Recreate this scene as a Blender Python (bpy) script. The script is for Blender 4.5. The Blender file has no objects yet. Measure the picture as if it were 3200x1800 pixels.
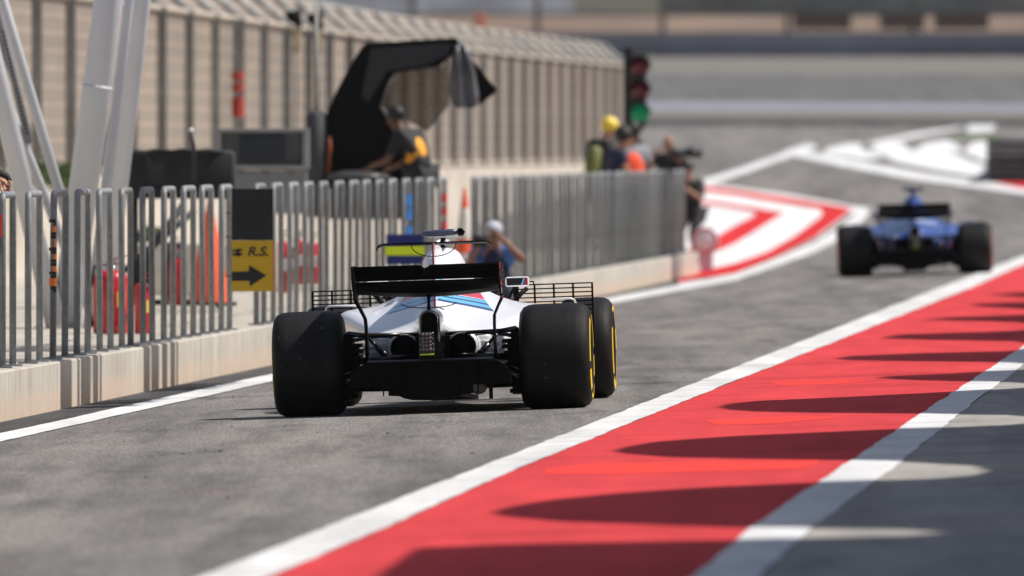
import bpy, bmesh, math, random
from mathutils import Vector, Matrix
random.seed(7)
S = bpy.context.scene
# ------------------------------------------------------------------ camera, world, sun, exposure
F = 44444.0          # focal length of the photograph in its own pixels (500 mm on 36 mm)
H = 1.676            # eye height
cd = bpy.data.cameras.new("camera"); cam = bpy.data.objects.new("camera", cd); S.collection.objects.link(cam)
cam.location = (0, 0, H); cam.rotation_euler = (math.radians(90) - math.atan(435 / F), 0, 0)
cd.lens = 500; cd.sensor_width = 36; cd.clip_start = 1; cd.clip_end = 5000
cd.dof.use_dof = True; cd.dof.focus_distance = 90.0; cd.dof.aperture_fstop = 5.0; cd.dof.aperture_blades = 9
S.camera = cam
AZ, EL = math.radians(86), math.radians(52)
SUN = Vector((math.cos(EL) * math.sin(AZ), math.cos(EL) * math.cos(AZ), math.sin(EL)))
W = bpy.data.worlds.new("World"); S.world = W; W.use_nodes = True
nt = W.node_tree; bg = nt.nodes["Background"]; sky = nt.nodes.new("ShaderNodeTexSky")
sky.sky_type = 'NISHITA'; sky.sun_disc = False; sky.sun_elevation = EL; sky.sun_rotation = AZ; sky.dust_density = 2.5
nt.links.new(sky.outputs[0], bg.inputs[0]); bg.inputs[1].default_value = 0.085
sd = bpy.data.lights.new("sun", 'SUN'); so = bpy.data.objects.new("sun", sd); S.collection.objects.link(so)
sd.energy = 4.4; sd.angle = math.radians(0.5); sd.color = (1.0, 0.955, 0.89)
so.rotation_euler = SUN.to_track_quat('Z', 'Y').to_euler()
S.view_settings.view_transform = 'Standard'; S.view_settings.look = 'None'
S.view_settings.exposure = 0.2; S.view_settings.gamma = 1

# ------------------------------------------------------------------ the lie of the land
def clamp(v, a, b): return max(a, min(b, v))
def sst(a, b, v):
    t = clamp((v - a) / (b - a), 0, 1); return t * t * (3 - 2 * t)
SL = 0.0555
def rise(Y):
    if Y < 195: return 0.0
    if Y < 235: return (Y - 195) ** 2 * .0115 / 80
    if Y < 860: return .0115 * (Y - 215)
    return .0115 * 645
def G(X, Y):
    u = X - SL * Y
    return .033 * clamp(u + 5.51, -3.2, 9) * (1 - sst(215, 330, Y)) + rise(Y)
def P(px, py, off=0.0):      # a point of the photograph put on the ground
    f = lambda Y: H - (py - 465) * Y / F - G((px - 1600) * Y / F, Y)
    a = 20.0; b = a
    while b < 1500 and f(b) > 0: a = b; b *= 1.01
    for _ in range(40):
        m = (a + b) / 2
        if f(m) > 0: a = m
        else: b = m
    X = (px - 1600) * a / F
    return Vector((X, a, G(X, a) + off))
def Wp(px, py, Y): return Vector(((px - 1600) * Y / F, Y, H - (py - 465) * Y / F))

# ------------------------------------------------------------------ materials
def lin(h):
    h = h.lstrip('#'); r = []
    for i in (0, 2, 4):
        c = int(h[i:i + 2], 16) / 255; r.append(c / 12.92 if c <= .04045 else ((c + .055) / 1.055) ** 2.4)
    return r
MATS = {}
def N(nt, t, **kw):
    n = nt.nodes.new(t)
    for k, v in kw.items(): setattr(n, k, v)
    return n
def ramp(nt, src, stops, interp='LINEAR'):
    r = nt.nodes.new("ShaderNodeValToRGB"); cr = r.color_ramp; cr.interpolation = interp
    while len(cr.elements) > 1: cr.elements.remove(cr.elements[-1])
    for i, (p, c) in enumerate(stops):
        e = cr.elements[0] if i == 0 else cr.elements.new(p)
        e.position = p; e.color = (*c, 1) if len(c) == 3 else c
    nt.links.new(src, r.inputs[0]); return r
def base(name):
    m = bpy.data.materials.new(name); m.use_nodes = True
    return m, m.node_tree, m.node_tree.nodes["Principled BSDF"]
def coords(nt, scale=(1, 1, 1), rot=(0, 0, 0)):
    tc = N(nt, "ShaderNodeTexCoord"); mp = N(nt, "ShaderNodeMapping")
    mp.inputs['Scale'].default_value = scale; mp.inputs['Rotation'].default_value = rot
    nt.links.new(tc.outputs['Object'], mp.inputs[0]); return mp.outputs[0]
def noise(nt, vec, scale, detail=4, rough=.55):
    n = N(nt, "ShaderNodeTexNoise"); n.inputs['Scale'].default_value = scale
    n.inputs['Detail'].default_value = detail; n.inputs['Roughness'].default_value = rough
    nt.links.new(vec, n.inputs['Vector']); return n.outputs[0]
def mixc(nt, fac, a, b, mode='MIX'):
    m = N(nt, "ShaderNodeMix", data_type='RGBA', blend_type=mode)
    for s, v in ((0, fac), (6, a), (7, b)):
        if isinstance(v, (int, float)): m.inputs[s].default_value = v
        elif isinstance(v, (tuple, list)): m.inputs[s].default_value = (*v[:3], 1)
        else: nt.links.new(v, m.inputs[s])
    return m.outputs[2]
def bump(nt, b, h, strength, dist):
    bp = N(nt, "ShaderNodeBump"); bp.inputs['Strength'].default_value = strength; bp.inputs['Distance'].default_value = dist
    nt.links.new(h, bp.inputs['Height']); nt.links.new(bp.outputs[0], b.inputs['Normal'])
def M(name, col, rough=.5, metal=0.0, var=.12, sc=6.0, coat=0.0, bmp=0.0, emis=0.0, spec=.5):
    if name in MATS: return MATS[name]
    m, nt, b = base(name)
    c = lin(col) if isinstance(col, str) else list(col)
    v = coords(nt); n = noise(nt, v, sc)
    lo = [x * (1 - var) for x in c]; hi = [min(1, x * (1 + var)) for x in c]
    r = ramp(nt, n, [(.3, lo), (.7, hi)])
    cc = r.outputs[0]
    if name in ("grey painted steel", "fence steel"):
        oi = N(nt, "ShaderNodeObjectInfo"); r2 = ramp(nt, oi.outputs['Random'], [(0, (.78, .79, .80)), (1, (1.15, 1.14, 1.12))]); cc = mixc(nt, 1.0, cc, r2.outputs[0], 'MULTIPLY')
        gr = ramp(nt, noise(nt, coords(nt, (1, 1, .25)), 7, 5, .7), [(.35, (.72, .70, .68)), (.55, (1, 1, 1))]); cc = mixc(nt, 1.0, cc, gr.outputs[0], 'MULTIPLY')
    nt.links.new(cc, b.inputs['Base Color'])
    b.inputs['Roughness'].default_value = rough; b.inputs['Metallic'].default_value = metal
    b.inputs['Specular IOR Level'].default_value = spec
    if coat: b.inputs['Coat Weight'].default_value = coat; b.inputs['Coat Roughness'].default_value = .06
    if bmp: bump(nt, b, noise(nt, v, sc * 8), bmp, .01)
    if emis:
        nt.links.new(r.outputs[0], b.inputs['Emission Color']); b.inputs['Emission Strength'].default_value = emis
    MATS[name] = m; return m
def asphalt(name, base_c, speck=.48, streak=.35, stain=None):
    m, nt, b = base(name)
    v = coords(nt); c = base_c
    vs = coords(nt, (1.0, .06, 1), (0, 0, math.radians(3.2)))       # wear drawn out along the lane
    sp = noise(nt, coords(nt, (1, .09, 1), (0, 0, .05)), 58, 3, .85)
    col = ramp(nt, sp, [(.30, [x * (1 - speck) for x in c]), (.52, c), (.72, [min(1, x * (1 + speck * 1.5)) for x in c])]).outputs[0]
    big = ramp(nt, noise(nt, v, .35, 5, .6), [(.35, (.90, .90, .91)), (.65, (1.07, 1.06, 1.04))]).outputs[0]
    col = mixc(nt, 1.0, col, big, 'MULTIPLY')
    st = ramp(nt, noise(nt, vs, 2.6, 6, .65), [(.36, (1 - streak,) * 3), (.56, (1, 1, 1))]).outputs[0]
    col = mixc(nt, 1.0, col, st, 'MULTIPLY')
    rb_ = ramp(nt, noise(nt, coords(nt, (1.0, .035, 1), (0, 0, math.radians(4))), .9, 4, .6), [(.38, (.74, .74, .75)), (.52, (1, 1, 1)), (.68, (1.08, 1.07, 1.05))]).outputs[0]
    col = mixc(nt, .9, col, rb_, 'MULTIPLY')
    md = ramp(nt, noise(nt, coords(nt, (1, .22, 1), (0, 0, .1)), 2.3, 3, .55), [(.30, (.66, .66, .68)), (.40, (1, 1, 1))]).outputs[0]
    col = mixc(nt, .8, col, md, 'MULTIPLY')
    sm = ramp(nt, noise(nt, coords(nt, (.06, 1, 1), (0, 0, .02)), .55, 2, .5), [(.49, (1, 1, 1)), (.50, (.80, .80, .81)), (.507, (1, 1, 1))]).outputs[0]
    col = mixc(nt, .7, col, sm, 'MULTIPLY')
    if stain:
        f = ramp(nt, noise(nt, coords(nt, (1, .3, 1)), .9, 3), [(.66, (0, 0, 0)), (.78, (.35, .35, .35))]).outputs[0]
        col = mixc(nt, f, col, stain)
    nt.links.new(col, b.inputs['Base Color'])
    b.inputs['Roughness'].default_value = .9; b.inputs['Specular IOR Level'].default_value = .12
    bump(nt, b, sp, .5, .012)
    return m
def paint(name, col, wear, lo=.62, hi=.75, rough=.85, dirt=.18):
    m, nt, b = base(name); v = coords(nt)
    n1 = noise(nt, v, 5, 6, .7)
    vs = coords(nt, (1, .08, 1), (0, 0, math.radians(3.2)))
    c = ramp(nt, noise(nt, vs, 3, 6, .6), [(.32, [x * (1 - dirt) for x in col]), (.68, [min(1, x * (1 + dirt * .4)) for x in col])]).outputs[0]
    sp = ramp(nt, noise(nt, v, 70, 2, .8), [(.28, (.80, .80, .80)), (.5, (1, 1, 1))]).outputs[0]
    c = mixc(nt, 1.0, c, sp, 'MULTIPLY')
    f = ramp(nt, n1, [(lo, (0, 0, 0)), (hi, (.8, .8, .8))]).outputs[0]
    c = mixc(nt, f, c, wear)
    sc_ = ramp(nt, noise(nt, coords(nt, (.12, 1.4, 1), (0, 0, -.03)), 1.7, 6, .65), [(.30, (.55, .50, .50)), (.46, (1, 1, 1)), (.7, (1.05, 1.08, 1.08))]).outputs[0]
    c = mixc(nt, .75, c, sc_, 'MULTIPLY')
    nt.links.new(c, b.inputs['Base Color']); b.inputs['Roughness'].default_value = rough
    b.inputs['Specular IOR Level'].default_value = .06
    bump(nt, b, noise(nt, v, 60, 2, .8), .3, .01)
    return m
def tyre_mat():
    m, nt, b = base("tyre rubber"); v = coords(nt)
    n1 = ramp(nt, noise(nt, coords(nt, (1, 5, 5)), 3, 6, .7), [(.3, (.0055, .0055, .006)), (.7, (.012, .0117, .0117))]).outputs[0]
    dots = ramp(nt, noise(nt, v, 38, 1, .4), [(.765, (0, 0, 0)), (.79, (1, 1, 1))]).outputs[0]
    c = mixc(nt, dots, n1, (.10, .098, .095)); nt.links.new(c, b.inputs['Base Color'])
    bands = ramp(nt, noise(nt, coords(nt, (9, .6, .6)), 1.4, 3, .6), [(.35, (.5, .5, .5)), (.65, (.72, .72, .72))]).outputs[0]
    nt.links.new(bands, b.inputs['Roughness']); b.inputs['Specular IOR Level'].default_value = .24
    bump(nt, b, noise(nt, v, 60, 4, .7), .25, .004); return m
A_LANE = asphalt("lane asphalt", (.220, .208, .197), stain=(.30, .08, .07))
A_EDGE = asphalt("edge asphalt", (.095, .093, .093), .4, .3)
A_TRACK = asphalt("track asphalt", (.145, .145, .145), .1, .22)
WHITE_P = paint("white line paint", (.70, .70, .69), (.40, .39, .38))
WHITE_S = paint("white hatch paint", (.74, .74, .74), (.45, .44, .43))
RED_P = paint("red lane paint", (.64, .062, .068), (.46, .07, .07), .6, .85, .85, .16)
RED_F = paint("fresh red paint", (.86, .055, .035), (.62, .04, .04), .6, .9, .5, .06)
RED_C = paint("chevron red paint", (.62, .035, .04), (.45, .06, .06), .6, .9)
CONC_G = paint("grey concrete floor", (.40, .375, .35), (.30, .285, .27), .45, .75, .9, .3)
APRON = paint("pale apron concrete", (.47, .43, .37), (.36, .33, .29), .5, .8, .8, .2)
SANDY = paint("dusty verge", (.20, .187, .168), (.18, .165, .15), .5, .8, .9)
BLUEW = paint("pale blue kerb paint", (.26, .27, .31), (.22, .22, .24), .5, .8)
def concrete_wall_mat():
    m, nt, b = base("stained wall concrete"); v = coords(nt)
    c = ramp(nt, noise(nt, v, 1.2, 6, .6), [(.3, (.40, .375, .33)), (.7, (.54, .51, .445))]).outputs[0]
    dr = ramp(nt, noise(nt, coords(nt, (2, 7, .5)), 3, 4, .6), [(.38, (.72, .72, .74)), (.58, (1.02, 1.01, 1))]).outputs[0]
    c = mixc(nt, 1.0, c, dr, 'MULTIPLY')
    ru = ramp(nt, noise(nt, coords(nt, (1, 2, .35)), 2.2, 5, .65), [(.52, (0, 0, 0)), (.7, (.6, .6, .6))]).outputs[0]
    c = mixc(nt, ru, c, (.56, .40, .27))
    sx = N(nt, "ShaderNodeSeparateXYZ"); nt.links.new(v, sx.inputs[0])
    low = ramp(nt, sx.outputs[2], [(.0, (.55, .55, .55)), (.10, (0, 0, 0))]).outputs[0]
    c = mixc(nt, low, c, (.56, .41, .30))
    nt.links.new(c, b.inputs['Base Color']); b.inputs['Roughness'].default_value = .9
    bump(nt, b, noise(nt, v, 30, 5), .4, .01); return m
CWALL = concrete_wall_mat()
POST = M("grey painted steel", "#8b8f91", .5, .05, .14, 25, bmp=.15)
POSTF = M("fence steel", "#93928f", .6, .2, .15, 8)
BLK = M("black carbon", (.005, .005, .006), .5, 0, .3, 30, spec=.08)
BLKG = M("gloss carbon", (.008, .008, .010), .25, 0, .2, 20, coat=.3)
WHT = M("white car paint", (.80, .80, .82), .3, 0, .02, 5, coat=.5)
WHITE_TUBE = M("white painted steel", (.60, .625, .67), .38, 0, .10, 1.3, coat=.1)
REDX = M("extinguisher red", (.52, .012, .018), .32, 0, .15, 9, coat=.4)
ORANGE = M("cone orange", (.85, .11, .035), .55, 0, .12, 9)
SIGNY = M("sign yellow", (.66, .41, .012), .5, 0, .07, 4)
SIGNK = M("sign black", (.012, .012, .013), .45, 0, .3, 5)
DARKC = M("black cloth", (.016, .016, .017), .75, 0, .4, 7, bmp=.4)
HOODC = M("hood black", (.005, .005, .006), .6, 0, .4, 5, spec=.12)
GREYP = M("grey cabinet paint", "#8c8e90", .5, .1, .1, 4)
CHROME = M("exhaust metal", (.42, .41, .40), .28, 1, .2, 12)
def mesh_panel():
    m, nt, b = base("sandy mesh panel"); v = coords(nt)
    c = ramp(nt, noise(nt, v, 1.3, 5), [(.3, (.245, .205, .17)), (.7, (.31, .26, .215))]).outputs[0]
    wv = N(nt, "ShaderNodeTexWave", wave_type='BANDS', bands_direction='Z'); wv.inputs['Scale'].default_value = 1.5
    wv.inputs['Distortion'].default_value = .5; nt.links.new(v, wv.inputs[0])
    rr = ramp(nt, wv.outputs[0], [(.8, (.88, .88, .88)), (.96, (1.18, 1.15, 1.1))]).outputs[0]
    c = mixc(nt, 1.0, c, rr, 'MULTIPLY')
    oi = N(nt, 'ShaderNodeObjectInfo'); c = mixc(nt, 1.0, c, ramp(nt, oi.outputs['Random'], [(0, (.84, .84, .85)), (1, (1.1, 1.08, 1.06))]).outputs[0], 'MULTIPLY')
    nt.links.new(c, b.inputs['Base Color']); b.inputs['Roughness'].default_value = .9
    b.inputs['Alpha'].default_value = .9
    return m
PANEL = mesh_panel()
FRAME_T = M("sandy galvanised rail", (.46, .40, .33), .6, .1, .1, 4)

# ------------------------------------------------------------------ object helpers
C = S.collection
def tag(o, label=None, cat=None, group=None, kind=None):
    if label: o['label'] = label
    if cat: o['category'] = cat
    if group: o['group'] = group
    if kind: o['kind'] = kind
    return o
def thing(name, label, cat, loc=(0, 0, 0), rot=(0, 0, 0), group=None):
    o = bpy.data.objects.new(name, None); C.objects.link(o); o.location = loc; o.rotation_euler = rot
    o.empty_display_size = .2
    return tag(o, label, cat, group)
class MB:
    def __init__(s): s.v = []; s.f = []; s.mi = []; s.cur = 0; s.sm = []; s.smooth = False
    def add(s, vs, fs):
        k = len(s.v); s.v += [tuple(v) for v in vs]
        for f in fs: s.f.append(tuple(i + k for i in f)); s.mi.append(s.cur); s.sm.append(s.smooth)
        return s
    def box(s, c, d, rot=None):
        x, y, z = [a / 2 for a in d]
        vs = [Vector((i * x, j * y, k * z)) for i in (-1, 1) for j in (-1, 1) for k in (-1, 1)]
        if rot: vs = [rot @ v for v in vs]
        c = Vector(c); vs = [v + c for v in vs]
        return s.add(vs, [(0, 1, 3, 2), (4, 6, 7, 5), (0, 4, 5, 1), (2, 3, 7, 6), (0, 2, 6, 4), (1, 5, 7, 3)])
    def tube(s, pts, r, n=10, cap=True):
        pts = [Vector(p) for p in pts]; rs = r if isinstance(r, (list, tuple)) else [r] * len(pts)
        rings = []; prev = None
        for i, p in enumerate(pts):
            t = (pts[min(i + 1, len(pts) - 1)] - pts[max(i - 1, 0)]).normalized()
            a = prev if prev else (Vector((0, 0, 1)) if abs(t.z) < .9 else Vector((1, 0, 0)))
            u = (a - t * a.dot(t)).normalized(); w = t.cross(u); prev = u
            rings.append([p + (u * math.cos(2 * math.pi * k / n) + w * math.sin(2 * math.pi * k / n)) * rs[i] for k in range(n)])
        vs = [v for rg in rings for v in rg]; fs = []
        for i in range(len(pts) - 1):
            for k in range(n):
                fs.append((i * n + k, i * n + (k + 1) % n, (i + 1) * n + (k + 1) % n, (i + 1) * n + k))
        sm = s.smooth; s.smooth = True; s.add(vs, fs); s.smooth = sm
        if cap: k = len(s.v) - len(vs); s.f += [tuple(range(k, k + n))[::-1], tuple(range(k + (len(pts) - 1) * n, k + len(pts) * n))]; s.mi += [s.cur] * 2; s.sm += [False] * 2
        return s
    def lathe(s, prof, axis='z', n=24, c=(0, 0, 0), a0=0, a1=2 * math.pi):
        full = abs(a1 - a0 - 2 * math.pi) < 1e-6; m = n if full else n + 1; vs = []
        for (t, r) in prof:
            for k in range(m):
                a = a0 + (a1 - a0) * k / n; p, q = r * math.cos(a), r * math.sin(a)
                v = (p, q, t) if axis == 'z' else ((t, p, q) if axis == 'x' else (p, t, q))
                vs.append((v[0] + c[0], v[1] + c[1], v[2] + c[2]))
        fs = []
        for i in range(len(prof) - 1):
            for k in range(n):
                k2 = (k + 1) % m; fs.append((i * m + k, i * m + k2, (i + 1) * m + k2, (i + 1) * m + k))
        sm = s.smooth; s.smooth = True; s.add(vs, fs); s.smooth = sm; return s
    def prism(s, poly, d0, d1, plane='xz'):     # a closed outline given a thickness
        n = len(poly)
        def q(a, b, d): return {'xz': (a, d, b), 'yz': (d, a, b), 'xy': (a, b, d)}[plane]
        vs = [q(a, b, d0) for a, b in poly] + [q(a, b, d1) for a, b in poly]
        fs = [tuple(range(n)), tuple(range(n, 2 * n))[::-1]] + [(i, (i + 1) % n, n + (i + 1) % n, n + i) for i in range(n)]
        return s.add(vs, fs)
    def loft(s, rings, closed=True, cap=True):
        n = len(rings[0]); vs = [v for r in rings for v in r]; fs = []
        for i in range(len(rings) - 1):
            for k in range(n if closed else n - 1):
                fs.append((i * n + k, i * n + (k + 1) % n, (i + 1) * n + (k + 1) % n, (i + 1) * n + k))
        if cap and closed: fs += [tuple(range(n))[::-1], tuple(range((len(rings) - 1) * n, len(rings) * n))]
        return s.add(vs, fs)
    def ball(s, c, r, n=12, m=8):
        r = r if isinstance(r, (list, tuple)) else (r, r, r); vs = []
        for i in range(m + 1):
            th = math.pi * i / m
            for k in range(n):
                a = 2 * math.pi * k / n
                vs.append((c[0] + r[0] * math.sin(th) * math.cos(a), c[1] + r[1] * math.sin(th) * math.sin(a), c[2] + r[2] * math.cos(th)))
        sm = s.smooth; s.smooth = True
        s.add(vs, [(i * n + k, (i + 1) * n + k, (i + 1) * n + (k + 1) % n, i * n + (k + 1) % n) for i in range(m) for k in range(n)])
        s.smooth = sm; return s
    def data(s, name, mats):
        me = bpy.data.meshes.new(name); me.from_pydata(s.v, [], s.f)
        for m in (mats if isinstance(mats, (list, tuple)) else [mats]): me.materials.append(m)
        me.polygons.foreach_set('material_index', s.mi); me.polygons.foreach_set('use_smooth', s.sm); me.update()
        bm = bmesh.new(); bm.from_mesh(me); bmesh.ops.remove_doubles(bm, verts=bm.verts, dist=1e-5)
        bmesh.ops.recalc_face_normals(bm, faces=bm.faces); bm.to_mesh(me); bm.free()
        return me
    def build(s, name, mats, parent=None, loc=None, bevel=0, label=None):
        o = bpy.data.objects.new(name, s.data(name, mats)); C.objects.link(o)
        if parent: o.parent = parent
        if loc is not None: o.location = loc
        if bevel:
            b = o.modifiers.new("bevel", 'BEVEL'); b.width = bevel; b.segments = 2; b.limit_method = 'ANGLE'
        if label: o['label'] = label
        return o
def kids(o): return [c for c in bpy.data.objects if c.parent == o]
def copy_tree(o, parent=None, depth=0):
    c = o.copy(); C.objects.link(c)
    if parent: c.parent = parent
    for ch in kids(o): copy_tree(ch, c)
    return c
def text_mesh(name, body, size, mat, parent, loc, rot, depth=.002, shear=0.0, sx=1.0):
    cu = bpy.data.curves.new(name, 'FONT'); cu.body = body; cu.size = size; cu.extrude = depth; cu.shear = shear
    cu.align_x = 'CENTER'; cu.align_y = 'CENTER'; cu.offset = size * .022
    t = bpy.data.objects.new("tmp", cu); C.objects.link(t)
    me = bpy.data.meshes.new_from_object(t.evaluated_get(bpy.context.evaluated_depsgraph_get()))
    bpy.data.objects.remove(t); me.materials.clear(); me.materials.append(mat)
    o = bpy.data.objects.new(name, me); C.objects.link(o); o.parent = parent; o.location = loc; o.rotation_euler = rot; o.scale = (sx, 1, 1)
    return o
def skin(verts, edges, radii, sub=1, root=0):
    me = bpy.data.meshes.new("t"); me.from_pydata([tuple(v) for v in verts], edges, [])
    o = bpy.data.objects.new("t", me); C.objects.link(o)
    m = o.modifiers.new("s", 'SKIN'); m.use_smooth_shade = True
    for i, r in enumerate(radii):
        sv = me.skin_vertices[0].data[i]; sv.radius = r if isinstance(r, tuple) else (r, r); sv.use_root = (i == root)
    s = o.modifiers.new("u", 'SUBSURF'); s.levels = sub; s.render_levels = sub
    out = bpy.data.meshes.new_from_object(o.evaluated_get(bpy.context.evaluated_depsgraph_get()))
    bpy.data.objects.remove(o); return out
def add_mesh(mb, me):
    sm = mb.smooth; mb.smooth = True
    mb.add([v.co for v in me.vertices], [tuple(p.vertices) for p in me.polygons]); mb.smooth = sm
    bpy.data.meshes.remove(me); return mb

# ------------------------------------------------------------------ ground, lane, paint
def grid_strip(name, left, right, mat, off, kind='structure', n=None):
    """sheet between two pixel polylines, draped on the ground"""
    mb = MB(); L = [P(*p, off) for p in left]; R = [P(*p, off) for p in right]
    if name.endswith('line'):
        rn = random.Random(len(left)); L2 = []; R2 = []
        for A_, O_ in ((L, L2), (R, R2)):
            w1 = 0
            for a, b in zip(A_, A_[1:]):
                m = max(1, int((b - a).length / .35)) if a.y < 230 else 1
                for i in range(m): w1 = w1 * .6 + rn.uniform(-.007, .007); q = a.lerp(b, i / m); O_.append(Vector((q.x + w1, q.y, q.z)))
        n_ = min(len(L2), len(R2)); L = [L2[int(i * (len(L2) - 1) / (n_ - 1))] for i in range(n_)]; R = [R2[int(i * (len(R2) - 1) / (n_ - 1))] for i in range(n_)]
    vs = []
    rows = len(L); k = n or 4
    for a, b in zip(L, R):
        for j in range(k + 1):
            q = a.lerp(b, j / k); vs.append((q.x, q.y, G(q.x, q.y) + off))
    mb.add(vs, [(i * (k + 1) + j, i * (k + 1) + j + 1, (i + 1) * (k + 1) + j + 1, (i + 1) * (k + 1) + j) for i in range(rows - 1) for j in range(k)])
    o = mb.build(name, mat); tag(o, kind=kind); return o
def densify(pl, n=12):
    out = []
    for (a, b), (c, d) in zip(pl, pl[1:]):
        for i in range(n): out.append((a + (c - a) * i / n, b + (d - b) * i / n))
    out.append(pl[-1]); return out
def sheet(name, polys, mat, off, kind='structure', offs=None):
    """polygons traced on the ground, one object"""
    mb = MB()
    for pl in polys:
        vs = [P(*p, off) for p in densify(pl + [pl[0]], 4)[:-1]]
        mb.add(vs, [tuple(range(len(vs)))])
    me = mb.data(name, mat)
    bm = bmesh.new(); bm.from_mesh(me); bmesh.ops.triangulate(bm, faces=bm.faces)
    bmesh.ops.subdivide_edges(bm, edges=bm.edges, cuts=2, use_grid_fill=True)
    for v in bm.verts: v.co.z = G(v.co.x, v.co.y) + off
    bmesh.ops.recalc_face_normals(bm, faces=bm.faces); bm.to_mesh(me); bm.free()
    o = bpy.data.objects.new(name, me); C.objects.link(o); tag(o, kind=kind); return o

mb = MB(); ys = [-60, -20, 10, 30, 40] + list(range(45, 340, 5)) + list(range(340, 900, 20)) + [1000, 1300, 2000, 3500]
us = [-900, -300, -100, -40, -15, -8.71, -6, -3, 0, 3, 3.5, 6, 12, 25, 60, 150, 400, 900]
vs = []
for Y in ys:
    for u in us:
        X = u + SL * Y; vs.append((X, Y, G(X, Y)))
k = len(us); mb.smooth = True
mb.add(vs, [(i * k + j, i * k + j + 1, (i + 1) * k + j + 1, (i + 1) * k + j) for i in range(len(ys) - 1) for j in range(k - 1)])
tag(mb.build("ground", A_LANE), kind='structure')

# left line of the lane and the darker margin by the wall
def wallpx(Y, u): return (1600 + F * (u + SL * Y) / Y)
lo_e = [(-260, 1444), (0, 1383), (420, 1289), (842, 1196), (1400, 1068), (1899, 951), (2100, 914), (2300, 876), (2424, 833), (2548, 789), (2635, 745), (2690, 700), (2728, 653)]
up_e = [(-260, 1416), (0, 1357), (420, 1265), (842, 1172), (1400, 1048), (1899, 933), (2100, 895), (2300, 857), (2424, 808), (2548, 756), (2635, 700), (2665, 672), (2690, 653)]
grid_strip("lane_line", densify(up_e, 6), densify(lo_e, 6), WHITE_P, .006)
mar = []
for Y in [80, 88, 95, 105, 120, 140, 160, 180, 198]:
    X = -8.42 + SL * Y; mar.append((1600 + F * X / Y, 465 + (H - G(X, Y)) * F / Y))
mar2 = [(x, 1357 - .22 * x if x < 842 else (1172 - (x - 842) * .2226 if x < 1400 else (1048 - (x - 1400) * .2305 if x < 1899 else 933 - (x - 1899) * .19))) for x, y in mar]
grid_strip("margin", densify(mar, 4), densify(mar2, 4), A_EDGE, .003)
# right side of the lane: white line, red band, white line, grey forecourt
rl = lambda x: 1423 - .3925 * (x - 1600)
a1 = [(x, rl(x) + (2 if x > 2900 else 0)) for x in (-100, 640, 1100, 1600, 2252, 2935)] + [(3200, 800), (3500, 690)]
a2 = [(107, 2095), (857, 1800), (1250, 1632), (1600, 1474), (2252, 1210), (3035, 900), (3200, 826), (3560, 706)]
grid_strip("lane_line", densify(a1, 8), densify(a2, 8), WHITE_P, .006)
b1 = [(1590, 2180), (2171, 1800), (2358, 1645), (2662, 1440), (2892, 1285), (3200, 1083), (3500, 888), (3900, 650)]
b2 = [(1850, 2150), (2383, 1800), (2550, 1645), (2824, 1440), (3010, 1285), (3200, 1142), (3500, 935), (3960, 660)]
grid_strip("red_lane_band", densify(a2, 8), densify(b1, 8), RED_P, .003, n=8)
grid_strip("forecourt_line", densify(b1, 8), densify(b2, 8), WHITE_S, .006)
mb = MB(); L = [P(*p, .003) for p in densify(b2, 6)]
vs = []
for q in L:
    for dx in (0, 1, 2.2, 4, 9): vs.append((q.x + dx, q.y, G(q.x + dx, q.y) + .003))
mb.add(vs, [(i * 5 + j, i * 5 + j + 1, i * 5 + j + 6, i * 5 + j + 5) for i in range(len(L) - 1) for j in range(4)])
tag(mb.build("forecourt", CONC_G), kind='structure')
sheet("fresh_paint_patch", [[(1700, 1468), (1850, 1452), (2100, 1446), (2555, 1440), (2562, 1450), (2480, 1469), (2100, 1480), (1800, 1484), (1705, 1484)]], RED_F, .0045)
sheet("fresh_paint_patch", [[(2400, 1196), (2620, 1188), (2760, 1190), (2600, 1202), (2440, 1206)], [(2200, 1316), (2500, 1300), (2640, 1306), (2420, 1326), (2240, 1330)]], RED_F, .0045)

# chevrons at the lane exit
def o5(*p): return [(2300 + x / 1.61, y / 1.61) for x, y in p]
def o7(*p): return [(1700 + x / 2.415, 350 + y / 2.415) for x, y in p]
sheet("exit_island", [[(2120, 566), (2300, 587), (2480, 612), (2648, 643), (2728, 652), (2650, 672), (2560, 740), (2424, 806), (2300, 857), (2120, 895)]], WHITE_S, .012)
sheet("chevron_paint", [
    [(2120, 574), (2300, 597), (2480, 624), (2640, 650), (2662, 658), (2548, 744), (2424, 806), (2300, 856), (2200, 874), (2120, 888),
     (2120, 862), (2200, 848), (2300, 826), (2400, 790), (2480, 744), (2566, 680), (2571, 664), (2560, 655), (2440, 636), (2300, 612), (2120, 588)],
    ], RED_C, .02)
sheet("chevron_paint", [
    [(2120, 618), (2200, 630), (2300, 643), (2400, 660), (2449, 668), (2392, 704), (2300, 761), (2200, 806), (2120, 832), (2120, 800), (2240, 742), (2300, 708), (2356, 678), (2364, 670), (2352, 664), (2300, 653), (2200, 640), (2120, 630)]], RED_C, .02)
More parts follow.
